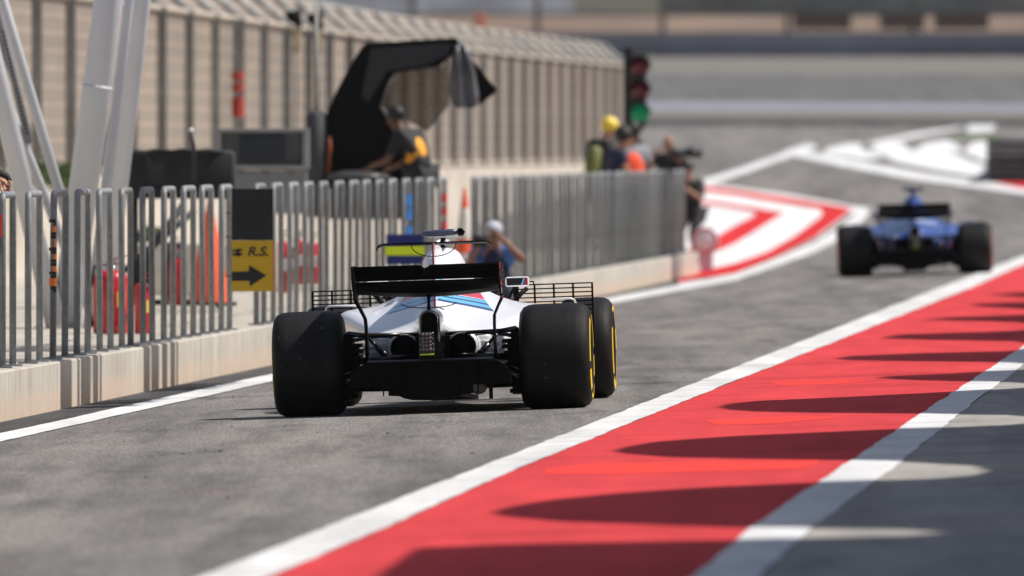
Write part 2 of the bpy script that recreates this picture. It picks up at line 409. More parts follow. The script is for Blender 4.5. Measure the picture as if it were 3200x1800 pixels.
# white lines and hatched zone beyond
sheet("merge_line", [[(2150, 578), (2300, 532), (2470, 472), (2500, 458), (2535, 458), (2500, 480), (2310, 548), (2180, 590)]], WHITE_S, .012)
sheet("merge_line", [[(2460, 484), (2540, 480), (2900, 545), (3060, 566), (3300, 600), (3300, 622), (3080, 592), (2820, 556), (2600, 514)]], WHITE_S, .012)
sheet("hatch_marking", [[(2440, 488), (2460, 470), (2520, 452), (2552, 456), (2550, 466), (2500, 486)],
    [(2565, 482), (2590, 464), (2650, 450), (2690, 450), (2692, 468), (2800, 492), (2700, 500)],
    [(2715, 478), (2740, 456), (2800, 446), (2828, 450), (2836, 468), (2960, 476), (3080, 520), (3060, 555), (2900, 530), (2800, 508)],
    [(2860, 470), (2890, 448), (2960, 440), (2990, 452), (3010, 476), (2960, 478)],
    [(3010, 476), (3040, 446), (3110, 438), (3300, 440), (3300, 480), (3110, 500), (3070, 505)],
    [(3015, 402), (3030, 392), (3114, 388), (3102, 411), (3030, 416)], [(2700, 451), (2860, 417), (3000, 397), (3010, 402), (2880, 427), (2745, 455)]], WHITE_S, .014)
sheet("grass", [[(2960, 434), (3010, 425), (3130, 425), (3130, 431), (3040, 432)]], M("grass green", (.10, .20, .05), .9, 0, .3, 3), .02, 'stuff')
# bands of the track beyond
def band(name, y0l, y0r, y1l, y1r, mat, off, x0=1750, x1=3700):
    n = 16; a = [(x0 + (x1 - x0) * i / n, y0l + (y0r - y0l) * i / n) for i in range(n + 1)]
    b = [(x0 + (x1 - x0) * i / n, y1l + (y1r - y1l) * i / n) for i in range(n + 1)]
    grid_strip(name, a, b, mat, off, n=3)
band("run_off", 184, 184, 226, 236, SANDY, .03, x0=-800)
band("track", 226, 236, 318, 332, A_TRACK, .03, x0=-800)
band("kerb", 319, 332, 350, 356, BLUEW, .05)
band("verge", 351, 357, 372, 380, SANDY, .05)
band("track_shade_strip", 372, 381, 388, 394, A_EDGE, .05)  # dark shadow line painted as a strip of darker asphalt
# paved apron behind the low wall
mb = MB(); vs = []
Ys = list(range(55, 205, 5)) + [203.5]
for Y in Ys:
    for u, z in ((-8.71, -.2), (-8.71, .2), (-10, .2), (-12, .2), (-14.6, .2)): vs.append((u + SL * Y, Y, z + rise(Y) * .7))
mb.add(vs, [(i * 5 + j, i * 5 + j + 1, i * 5 + j + 6, i * 5 + j + 5) for i in range(len(Ys) - 1) for j in range(4)])
tag(mb.build("apron", APRON), kind='structure')

# ------------------------------------------------------------------ low wall and its railing
w = thing("low_wall", "low stained concrete wall topped with steel hoops beside the lane", "wall", (0, 0, 0))
joints = [70, 78.5, 87, 98.4, 110, 121, 132.6, 144, 155, 166, 177, 188, 199]
for a, b in zip(joints, joints[1:]):
    mb = MB(); r = [(a + .012, -8.43), (b - .012, -8.43)]
    rings = []
    for Y in (a + .012, (a + b) / 2, b - .012):
        x0, x1 = -8.43 + SL * Y, -8.70 + SL * Y
        rings.append([(x0, Y, -.15), (x0, Y, .222), (x0 - .012, Y, .232), (x1, Y, .232), (x1, Y, -.15)])
    mb.loft(rings); mb.build("wall_section", CWALL, w)
ral = thing("hoop_railing", "long row of grey steel pipe hoops standing on the low wall", "railing")
def hoop_mb(L=.85):
    mb = MB(); h = 1.14; e = .042; dx = SL
    a = Vector((0, 0, 0)); b = Vector((dx * L, L, 0)); d = (b - a).normalized()
    pts = [a, a + Vector((0, 0, h - e)), a + Vector((0, 0, h - e * .3)) + d * e * .3, a + Vector((0, 0, h)) + d * e,
           b + Vector((0, 0, h)) - d * e, b + Vector((0, 0, h - e * .3)) - d * e * .3, b + Vector((0, 0, h - e)), b]
    mb.tube(pts, .0235, 12)
    return mb
hm = hoop_mb(); hmd = hm.data("hoop", POST)
fmd = MB().box((0, 0, .006), (.13, .16, .012)).data("base_plate", POST)
hoops = []
Y = 93.71 - 1.9 * 8
k = 0
while Y < 198.2:
    if not (142.0 < Y < 146.0) and not (114.2 < Y < 115.0):
        o = bpy.data.objects.new("hoop", hmd); C.objects.link(o); o.parent = ral
        o.location = (-8.56 + SL * Y, Y, .232); o.rotation_euler = (0, random.uniform(-.006, .006), random.uniform(-.01, .01))
        for L in (0, .85):
            p = bpy.data.objects.new("base_plate", fmd); C.objects.link(p); p.parent = o; p.location = (SL * L, L, 0)
        hoops.append(o)
    Y += 1.9
# banding tapes on posts
def tape(px, bars, name, label, Yp=None, r=.0265):
    """coloured tape wound round a post"""
    Yp = Yp or 380000 / (4067 - px); o = thing(name, label, "tape", Wp(px, bars[0][1], Yp))
    return o
def strip_tape(label, px, Y, bars, r=.0255, group=None):
    t = thing("tape_strip", label, "tape", Wp(px, bars[-1][1], Y), group=group)
    for (y0, y1, col, w0, w1) in bars:
        mb = MB(); z0 = -(y1 - bars[-1][1]) * Y / F; z1 = -(y0 - bars[-1][1]) * Y / F
        a0 = math.pi + math.pi * w0; a1 = math.pi + math.pi * w1
        mb.lathe([(z0, r), (z1, r)], n=10, a0=a0, a1=a1)
        mb.lathe([(z1, r + .0015), (z0, r + .0015)], n=10, a0=a0, a1=a1)
        mb.build("tape_band", col, t)
    return t
KT = M("black tape", (.01, .01, .01), .4); OT = M("orange tape", (.85, .17, .02), .45)
bars = []
def yy(v): return 500 + v / 2.415
for y0, y1, c, w0, w1 in [(447, 472, KT, 0, 1), (472, 497, KT, .6, 1), (500, 542, OT, .5, 1), (545, 567, KT, .35, 1), (570, 592, KT, .3, 1), (598, 655, OT, .65, 1), (660, 684, KT, 0, 1), (684, 708, KT, .35, 1), (712, 748, OT, .55, 1), (752, 770, KT, .3, 1), (775, 797, KT, .3, 1), (803, 842, OT, .5, 1), (843, 862, KT, 0, 1), (866, 888, KT, .3, 1), (891, 950, OT, 0, 1), (953, 980, KT, .3, 1), (980, 998, KT, .5, 1)]:
    bars.append((yy(y0), yy(y1), c, w0, w1))
yh = 93.71 + 1.9 * 2
strip_tape("orange and black barcode tape wound on a railing post", 1600 + F * (-8.56 + SL * yh) / yh, yh, bars)
BT = M("blue tape", (.05, .27, .75), .5); RT = M("red tape", (.62, .02, .03), .5)
def near_post(px):
    best = None
    for h in hoops:
        for d in (0, .85):
            Yq = h.location.y + d; x = 1600 + F * (h.location.x + SL * d) / Yq
            if best is None or abs(x - px) < abs(best[0] - px): best = (x, Yq)
    return best
def squares(label, px, spans, col, Y=None, r=.04, **k):
    x, Yq = near_post(px) if Y is None else (px, Y)
    return strip_tape(label, x, Yq, [(a, b, col, 0, 1) for a, b in spans], r=r, **k)
squares("row of pale blue tape squares on a railing post above the blue board", 1271, [(607, 645), (652, 688), (706, 740)], BT, r=.026)
squares("row of bright red tape squares on a railing post beside the cone", 1392, [(604, 632), (646, 674), (690, 728)], RT, r=.026)

# sign on the railing
Ys_ = 109.0; sc = Ys_ / F
x0 = (724 - 1600) * sc; x1 = (853 - 1600) * sc; zt = H - (590 - 465) * sc; zm = H - (751 - 465) * sc; zb = H - (911 - 465) * sc
sg = thing("direction_sign", "yellow and black arrow sign lettered R.S. hung on the railing", "sign", ((x0 + x1) / 2, Ys_, zb))
hw = (x1 - x0) / 2; h1 = zm - zb; h2 = zt - zb
MB().box((0, 0, (h1 + h2) / 2), (2 * hw, .012, h2 - h1)).build("black_panel", SIGNK, sg, bevel=.002)
MB().box((0, 0, h1 / 2), (2 * hw, .010, h1 - .002)).build("yellow_panel", SIGNY, sg)
MB().box((hw + .004, .0, h1 * .5), (.007, .012, h1)).build("red_edging", ORANGE, sg)
def sp(cx, cy): return ((cx - 1067) / 3.45 * sc, (1143 - cy) / 3.45 * sc)
mb = MB(); mb.prism([sp(845, 932), sp(1030, 926), sp(1033, 860), sp(1218, 970), sp(1040, 1088), sp(1036, 1028), sp(845, 1028)], -.009, -.0055)
mb.build("arrow", SIGNK, sg)
mb = MB(); mb.prism([sp(850, 698), sp(925, 680), sp(972, 694), sp(925, 712), sp(850, 713)], -.009, -.0055)
mb.prism([sp(850, 736), sp(925, 722), sp(970, 738), sp(925, 765), sp(850, 750)], -.009, -.0055)
mb.prism([sp(895, 712), sp(925, 712), sp(925, 724), sp(895, 726)], -.009, -.0055)
mb.build("emblem", SIGNK, sg)
cx, cz = sp(1130, 716)
text_mesh("lettering", "R.S.", .098, SIGNK, sg, (cx - .004, -.007, cz), (math.radians(90), 0, 0), .0015, .25, 1.1)
for z in (.12, .42, .6): MB().tube([(-hw - .005, .02, z), (-hw - .03, .03, z), (-hw - .05, .02, z)], .004, 6).build("cable_tie", SIGNK, sg)
MB().box((0, .022, h2 * .5), (.03, .03, h2 * .98)).build("backing_strut", POST, sg)

# blue board with yellow stripe
Yb = 112; s_ = Yb / F
pb = thing("pit_board", "dark blue board with a fluorescent yellow stripe hung behind the white car", "board", Wp(1265, 826, 128))
s_ = 128 / F
MB().box((0, 0, 47 * s_), (116 * s_, .02, 94 * s_)).build("board_panel", M("board blue", (.01, .018, .17), .5, 0, .08, 3), pb, bevel=.004)
MB().box((0, -.0125, 43 * s_), (124 * s_, .006, 30 * s_)).build("stripe", M("fluorescent yellow", (.80, .98, .01), .5, 0, .05, 3), pb)

# ------------------------------------------------------------------ debris fence on its wall behind
bf = thing("debris_fence", "tall sand coloured mesh fence with cranked top on a concrete base", "fence")
def bx(Y): return -14.46 + .0545 * Y
mb = MB(); rings = []
for Y in range(60, 311, 10): rings.append([(bx(Y) + .12, Y, -.1), (bx(Y) + .12, Y, 1.36), (bx(Y) - .25, Y, 1.36), (bx(Y) - .25, Y, -.1)])
rings.append([(bx(310.2) + .12, 310.2, -.1), (bx(310.2) + .12, 310.2, 1.36), (bx(310.2) - .25, 310.2, 1.36), (bx(310.2) - .25, 310.2, -.1)])
mb.loft(rings); mb.build("base_wall", M("pale base concrete", (.52, .46, .39), .9, 0, .2, 1.5), bf)
def knee(Y): return 3.48 - .06 * math.sin(math.pi * clamp((Y - 180) / 130, 0, 1))
pm = MB(); pm.box((0, 0, .0), (.15, .10, 2.16)); k_ = Vector((0, 0, 1.06)); e_ = Vector((-.5, 0, 1.52))
pm.tube([k_, e_], .075, 4); pmd = pm.data("fence_post", POSTF)
Y = 60.0; posts = []
ids = []
while Y <= 310: ids.append(Y); Y += 4.55
ids = [60 + (182.1 - 60) % 4.55 + 4.55 * i for i in range(0, 55)]
ids = [y for y in ids if 150 < y < 311]
for Y in ids:
    o = bpy.data.objects.new("fence_post", pmd); C.objects.link(o); o.parent = bf
    o.location = (bx(Y) + .04, Y, knee(Y) - 1.06)
for a, b in zip([60] + ids, ids):
    mb = MB()
    p = lambda Y, z, dx=0: (bx(Y) + dx, Y, z)
    mb.add([p(a, 1.36), p(b, 1.36), p(b, knee(b)), p(a, knee(a))], [(0, 1, 2, 3)])
    mb.add([p(a, knee(a)), p(b, knee(b)), p(b, knee(b) + .46, -.5), p(a, knee(a) + .46, -.5)], [(0, 1, 2, 3)])
    mb.build("mesh_panel", PANEL, bf)
mb = MB()
mb.tube([(bx(Y) + .02, Y, knee(Y)) for Y in [60] + ids], .045, 6); mb.tube([(bx(Y) - .5, Y, knee(Y) + .46) for Y in [60] + ids], .04, 6)
mb.tube([(bx(Y) + .02, Y, 1.42) for Y in [60] + ids], .04, 6)
mb.build("fence_rail", FRAME_T, bf)
mb = MB()
z0 = knee(196) - 2.05; mb.box((bx(194.0) + .16, 194.0, 2.40), (.17, .10, 2.1)); mb.build("wide_column", POSTF, bf)
squares("red tape squares stuck on the wide column of the debris fence", 743, [(223, 250), (262, 285), (303, 365)], M("dull red tape", (.38, .035, .02), .6), Y=193.6, r=.085)
# lamps clamped on the fence
for px, py, lb in ((915, 58, "dark clamp lamp on the fence top, left of the pair"), (982, 66, "dark clamp lamp on the fence top, right of the pair")):
    Yl = 642600 / (4022 - px); t = thing("clamp_lamp", lb, "lamp", Wp(px, py, Yl - .3))
    mb = MB(); mb.lathe([(-.12, .03), (-.1, .11), (.12, .15), (.13, .11)], 'x', 14); mb.build("lamp_head", HOODC, t)
    MB().tube([(.02, .1, -.06), (.06, .2, -.3), (.04, .25, -.5)], .035, 8).build("bracket", M("brass clamp", (.35, .26, .10), .6), t)
    MB().tube([(.04, .24, -.5), (.05, .22, -1.2), (.02, .22, -2.0)], .015, 6).build("cable", SIGNK, t)

# ------------------------------------------------------------------ white steel struts on the left
st = thing("tree_column", "white steel struts rising in a V from one foot behind the railing", "column", Wp(215, 1045, 117))
def strut(pts, r, Y0=117.0, name="strut", dy=0):
    base_ = st.location; mb = MB()
    a, b = pts; ext = lambda y: a[0] + (b[0] - a[0]) * (y - a[1]) / (b[1] - a[1])
    top = -1500
    P0 = Wp(ext(top), top, Y0 + dy) - base_; P1 = Wp(ext(1040), 1040, Y0 + dy * .2) - base_
    mb.tube([P1, P0], r, 24); mb.build(name, WHITE_TUBE, st)
    return P1, P0
P1, P0 = strut([(340, 0), (258, 609)], .122)
d = (P0 - P1).normalized(); mid = P1 + d * ((Wp(300, 272, 117) - st.location - P1).length)
MB().tube([mid - d * .012, mid + d * .012], .1245, 24).build("weld_collar", WHITE_TUBE, st)
strut([(446, 0), (372, 609)], .068, dy=-1.2)
strut([(408, 0), (330, 609)], .05, dy=1.5)
strut([(-20, 200), (85, 640)], .085, dy=-.8)
strut([(8, 0), (186, 600)], .043, dy=.6)
strut([(-40, 160), (150, 640)], .04, dy=1.4)
# perforated channel
mb = MB(); a = Wp(10, 100, 117.5) - st.location; b = Wp(88, 430, 117.5) - st.location; d = (b - a).normalized()
n = 24
mb.tube([a - d * 1.2, b + d * .05], .034, 4); mb.build("perforated_channel", M("channel grey", "#8a8c92", .5), st)
mb = MB()
for i in range(n):
    q = a + (b - a) * i / n + Vector((.0, -.036, 0)); mb.box(q, (.022, .01, .016))
mb.build("channel_holes", M("hole dark", (.05, .05, .055), .8), st)
mb = MB(); mb.box((0, 0, .02), (.62, .6, .04))
for i in (-1, 1):
    for j in (-1, 1): mb.lathe([(.04, .02), (.075, .02), (.075, 0)], n=8, c=(i * .25, j * .24, 0))
mb.build("foot_plate", WHITE_TUBE, st)
MB().box((.1, -.05, .28), (.02, .22, .5)).build("gusset", WHITE_TUBE, st)
MB().box((-.12, -.05, .24), (.02, .22, .42)).build("gusset", WHITE_TUBE, st)

# ------------------------------------------------------------------ fire extinguishers, bottles, cones behind the railing
def extinguisher(label, px, pyb, pyt, wpx, Y, group="fire extinguishers behind the railing", band=None, hose=True):
    s = Y / F; h = (pyb - pyt) * s; r = wpx * s / 2
    t = thing("fire_extinguisher", label, "extinguisher", Wp(px, pyb, Y), group=group)
    mb = MB(); hb = h * .82
    mb.lathe([(0, 0), (0, r * .9), (r * .15, r), (hb - r * .5, r), (hb - r * .15, r * .82), (hb, r * .4), (hb, 0)], n=24); mb.build("cylinder", REDX, t)
    mb = MB(); mb.lathe([(hb - .005, r * .3), (hb + h * .06, r * .25), (hb + h * .07, 0)], n=12); mb.box((0, 0, hb + h * .1), (r * .5, r * .3, h * .05)); mb.build("valve", CHROME, t)
    mb = MB(); mb.box((r * .35, 0, hb + h * .15), (r * 1.1, .02, h * .02), Matrix.Rotation(-.25, 3, 'Y')); mb.box((r * .3, 0, hb + h * .08), (r * .9, .02, h * .02)); mb.build("handle", REDX if not band else SIGNK, t)
    if hose:
        pts = [(-r * .2, -.02, hb + h * .08), (-r * .9, -.03, hb + h * .05), (-r * 1.12, -.02, hb * .7), (-r * 1.14, -.02, hb * .35), (-r * 1.02, -.02, hb * .12)]
        MB().tube(pts, .011, 8).build("hose", SIGNK, t)
    mb = MB(); aa = (1.62, 1.80) if band is None else (1.2, 1.75); mb.lathe([(hb * .42, r * 1.006), (hb * .66, r * 1.006)], n=12, a0=math.pi * aa[0], a1=math.pi * aa[1]); mb.build("label_panel", M("label yellow", (.75, .52, .10), .5) if band is None else band, t)
    return t
extinguisher("widest red fire extinguisher standing beside the white struts", 346, 1043, 800, 112, 113.5)
extinguisher("slim red fire extinguisher next to the widest one", 446, 1043, 850, 52, 113.2, hose=False)
extinguisher("dark red fire extinguisher just left of the tall orange cone", 555, 955, 770, 58, 128)
for lb, px, t_, b_, wd in (("red cylinder close behind the right edge of the arrow sign", 884, 716, 915, 36), ("shorter red and white cylinder behind the railing", 908, 742, 890, 30), ("tall red cylinder with a yellow label between railing posts", 936, 716, 890, 34), ("red and white cylinder nearest the white car's grid", 978, 726, 888, 34)):
    extinguisher(lb, px, b_, t_, wd, 132, hose=False, band=M("label white", (.8, .78, .76), .5))
def cone(label, px, pyb, pyt, wb, Y, bands=False, base_=True):
    s = Y / F; h = (pyb - pyt) * s; r = wb * s / 2
    t = thing("traffic_cone", label, "cone", Wp(px, pyb, Y), group="traffic cones behind the railing")
    mb = MB()
    mb.lathe([(.02, r), (h * .97, r * .10), (h, r * .07), (h, 0)], n=28); mb.build("cone_body", ORANGE, t)
    if bands:
        for z0, z1 in ((.45, .78), (.16, .30)):
            f = lambda z: r + (r * .10 - r) * (z * h - .02) / (h * .97 - .02) + .004
            MB().lathe([(z0 * h, f(z0)), (z1 * h, f(z1))], n=28).build("white_band", M("reflective band", (.72, .68, .62), .4), t)
    if base_: MB().box((0, 0, .015), (r * 2.5, r * 2.5, .03)).build("cone_base", SIGNK, t, bevel=.006)
    return t
cone("tall plain orange cone with a black foot behind the railing", 655, 955, 618, 135, 128)
cone("slender orange and white cone at the gap in the railing", 1452, 880, 585, 92, 158, True)
# dark trolley parts between posts
t = thing("equipment_trolley", "dark metal trolley standing behind the extinguishers", "trolley", Wp(540, 965, 130))
s = 130 / F
MB().box((0, 0, .06), (1.0, .5, .05)).build("deck", DARKC, t)
for x in (-.42, .42): MB().lathe([(-.02, .02), (-.02, .06), (.02, .06), (.02, .02)], 'x', 14, c=(x, -.2, .06)).build("castor", SIGNK, t)
MB().tube([(-.45, 0, .08), (-.2, 0, .55), (.1, 0, .95)], .035, 8).build("push_bar", M("dark steel", "#3a3d40", .5, .4), t)
MB().tube([(-.5, .05, .3), (.2, .05, .9)], .03, 8).build("push_bar", M("dark steel", "#3a3d40", .5, .4), t)
MB().box((-.28, .06, .28), (.2, .25, .36)).build("battery_box", DARKC, t, bevel=.01)
MB().box((.02, .06, .36), (.16, .2, .5)).build("tool_case", M("case grey", "#55585c", .6), t, bevel=.01)
# pale blocks behind
blk = MB(); q = Wp(600, 1000, 140)
for px, pyb, w_, h_ in ((560, 945, 300, 190),):
    o = MB().box((0, 0, h_ * 140 / F / 2), (w_ * 140 / F, .5, h_ * 140 / F)).build("concrete_block", M("pale block", (.62, .58, .5), .9, 0, .12, 2), None, Wp(px, pyb, 143), bevel=.02)
    tag(o, "long pale concrete block low behind the extinguishers", "block")

# ------------------------------------------------------------------ covered box, cabinet
Yc = 132; s = Yc / F
o = MB(); x0, x1, z0, z1 = -165 * s, 165 * s, 0, .46
mb = MB(); rings = []
for j, (yy_, sh) in enumerate(((-.35, 1), (-.3, 1.01), (.3, 1.01), (.35, 1))):
    ring = []
    for i in range(13):
        a = i / 12; x = x0 + (x1 - x0) * a; ring.append((x * sh, yy_ + .02 * math.sin(i * 1.7), z1 - .03 * (abs(a - .5) * 2) ** 6 + .008 * math.sin(i * 2.3)))
    for i in range(13):
        a = 1 - i / 12; ring.append(((x0 + (x1 - x0) * a) * sh, yy_ + .03 * math.sin(i * 2.1), z0))
    rings.append(ring)
mb.smooth = True; mb.loft(rings)
o = mb.build("covered_crate", DARKC, None, Wp(568, 466, Yc) - Vector((0, 0, z1))); tag(o, "low crate under a wrinkled black cover behind the struts", "crate")
for lx in (x0 + .06, x1 - .06):
    for ly in (-.25, .25): MB().tube([(lx, ly, .02), (lx, ly, -.98)], .02, 8).build("leg", M("dark steel", "#3a3d40", .5, .4), o)
b2_ = o.modifiers.new("b", 'BEVEL'); b2_.width = .03; b2_.segments = 2; b2_.limit_method = 'ANGLE'
Yc = 146; s = Yc / F
cb = thing("monitor_cabinet", "open fronted grey cabinet with a dark screen on a metal base", "cabinet", Wp(818, 575 + 90, Yc))
wz = lambda py: (665 - py) * s
wx = lambda px: (px - 818) * s
mb = MB(); x0, x1 = wx(672), wx(964)
mb.box(((x0 + x1) / 2, .3, wz(407)), (x1 - x0, .6, .04)); mb.box(((x0 + x1) / 2, .3, wz(522)), (x1 - x0, .6, .04))
mb.box((x1 - .03, .3, (wz(407) + wz(522)) / 2), (.06, .6, wz(411) - wz(518))); mb.box((x0 + .02, .3, (wz(407) + wz(522)) / 2), (.04, .6, wz(411) - wz(518)))
mb.build("cabinet_shell", GREYP, cb, bevel=.004)
MB().box(((x0 + x1) / 2, .5, (wz(407) + wz(522)) / 2), (x1 - x0 - .1, .04, wz(411) - wz(518))).build("back_panel", M("cabinet inside", "#4a4c50", .6), cb)
MB().box((wx(817), .06, wz(461)), (wx(885) - wx(749), .05, wz(424) - wz(499)), Matrix.Rotation(-.06, 3, 'X')).build("screen", BLKG, cb, bevel=.004)
MB().box((wx(817), .10, wz(465)), (x1 - x0 - .14, .04, wz(412) - wz(520))).build("bezel", M("bezel grey", "#4b4e52", .55), cb)
MB().box(((wx(715) + wx(958)) / 2, .3, wz(600)), (wx(958) - wx(715), .5, wz(526) - wz(664))).build("base_box", M("base grey", "#7c7f82", .55, .1), cb, bevel=.01)
for i in range(3): MB().tube([(wx(750 + i * 80), .04, wz(540)), (wx(750 + i * 80), .03, wz(545))], .02, 8).build("latch", CHROME, cb)
# pole with round reflector and microphone stalk
t = thing("stalk", "thin dark stalk with a small white round tip above the black cover", "stalk", Wp(606, 466, 131))
MB().tube([(0, 0, -.3), (0, 0, .0), (-.02, 0, .16)], .018, 8).build("stem", SIGNK, t)
MB().ball((-.025, 0, .175), .022).build("tip", M("white plastic", (.85, .85, .85), .4), t)
t = thing("post_pad", "dark padded post between the cabinet and the black hood", "post", Wp(988, 575, 150))
MB().tube([(0, 0, -.35), (0, 0, .3), (0, 0, .72), (-.02, 0, .78)], [.12, .12, .11, .05], 14).build("padding", M("pad grey black", (.05, .05, .055), .7), t)
MB().tube([(.0, .1, .5), (.0, .1, 1.9)], .02, 8).build("pole", POSTF, t)
MB().tube([(.13, -.05, .1), (.15, -.08, .4), (.14, -.06, .5)], .02, 8).build("hand_lamp", M("dull orange", (.35, .10, .04), .6), t)

# ------------------------------------------------------------------ black hood over the pit wall desk
Yh = 150.0; s = Yh / F
hd = thing("equipment_hood", "angular black hood with hanging grey flap above a desk", "hood", Wp(1150, 665, Yh))
def hp(px, py): return ((px - 1150) * s, (665 - py) * s)
mb = MB(); mb.prism([hp(*p) for p in [(1012, 590), (1008, 480), (1005, 400), (1028, 335), (1056, 275), (1085, 220), (1130, 147), (1148, 134), (1425, 118), (1440, 140), (1408, 175), (1373, 208), (1233, 227), (1208, 270), (1187, 333), (1230, 400), (1262, 460), (1288, 520), (1296, 590)]], 0, .9)
mb.build("shell", HOODC, hd, bevel=.01)
mb = MB(); mb.prism([hp(*p) for p in [(1160, 150), (1415, 134), (1400, 170), (1330, 205), (1210, 222), (1150, 320), (1130, 300)]], -.03, -.003); mb.build("shell_lip", M("hood lip", (.018, .018, .02), .5), hd)
SHEET = M("brown tinted screen", (.27, .20, .12), .6, 0, .25, 2)
SHEET.node_tree.nodes["Principled BSDF"].inputs['Alpha'].default_value = .62
mb = MB(); mb.prism([hp(*p) for p in [(1233, 227), (1380, 208), (1402, 180), (1402, 330), (1335, 410), (1187, 333)]], .5, .505); mb.build("tinted_screen", SHEET, hd)
GF = M("grey clear flap", (.14, .14, .15), .3, 0, .5, 3, coat=.4)
mb = MB(); rings = []
for py in (140, 180, 230, 290, 325, 338):
    ring = []; wl = {140: (1412, 1455), 180: (1408, 1472), 230: (1404, 1486), 290: (1402, 1496), 325: (1410, 1497), 338: (1430, 1480)}[py]
    for i in range(9):
        x, z = hp(wl[0] + (wl[1] - wl[0]) * i / 8, py); ring.append((x, .02 + .07 * math.sin(i * 1.6) - .1 * math.sin(i / 8 * math.pi), z))
    ring += [(p[0], p[1] + .008, p[2]) for p in reversed(ring)]
    rings.append(ring)
mb.smooth = True; mb.loft(rings); mb.build("hanging_flap", GF, hd)
mb = MB(); mb.prism([hp(*p) for p in [(1472, 180), (1498, 213), (1552, 280), (1540, 296), (1498, 328)]], .1, .5); mb.build("side_wing", HOODC, hd)
mb = MB(); a, b = hp(1000, 552), hp(1375, 575); mb.box(((a[0] + b[0]) / 2, .15, a[1] - .02), (b[0] - a[0], .5, .05)); mb.box((a[0] + .5, .2, a[1] - .25), (.8, .35, .4)); mb.build("desk", HOODC, hd, bevel=.01)
mb = MB(); rings = []
mb.lathe([(0, .34), (.03, .36), (.06, .3), (.09, .14), (.095, 0)], n=24, c=(hp(1120, 0)[0], -.1, hp(0, 560)[1])); mb.build("dished_cover", M("cover sheen", (.06, .06, .062), .4), hd)
t = MB(); x, z = hp(1342, 566); o = MB().box((0, 0, 0), (.22, .25, .05), Matrix.Rotation(.08, 3, 'Y')).build("paper_stack", M("paper white", (.9, .9, .88), .6), None, hd.location + Vector((x, -.0, z + .02)))
tag(o, "bright white stack of papers on the hood's desk", "papers")

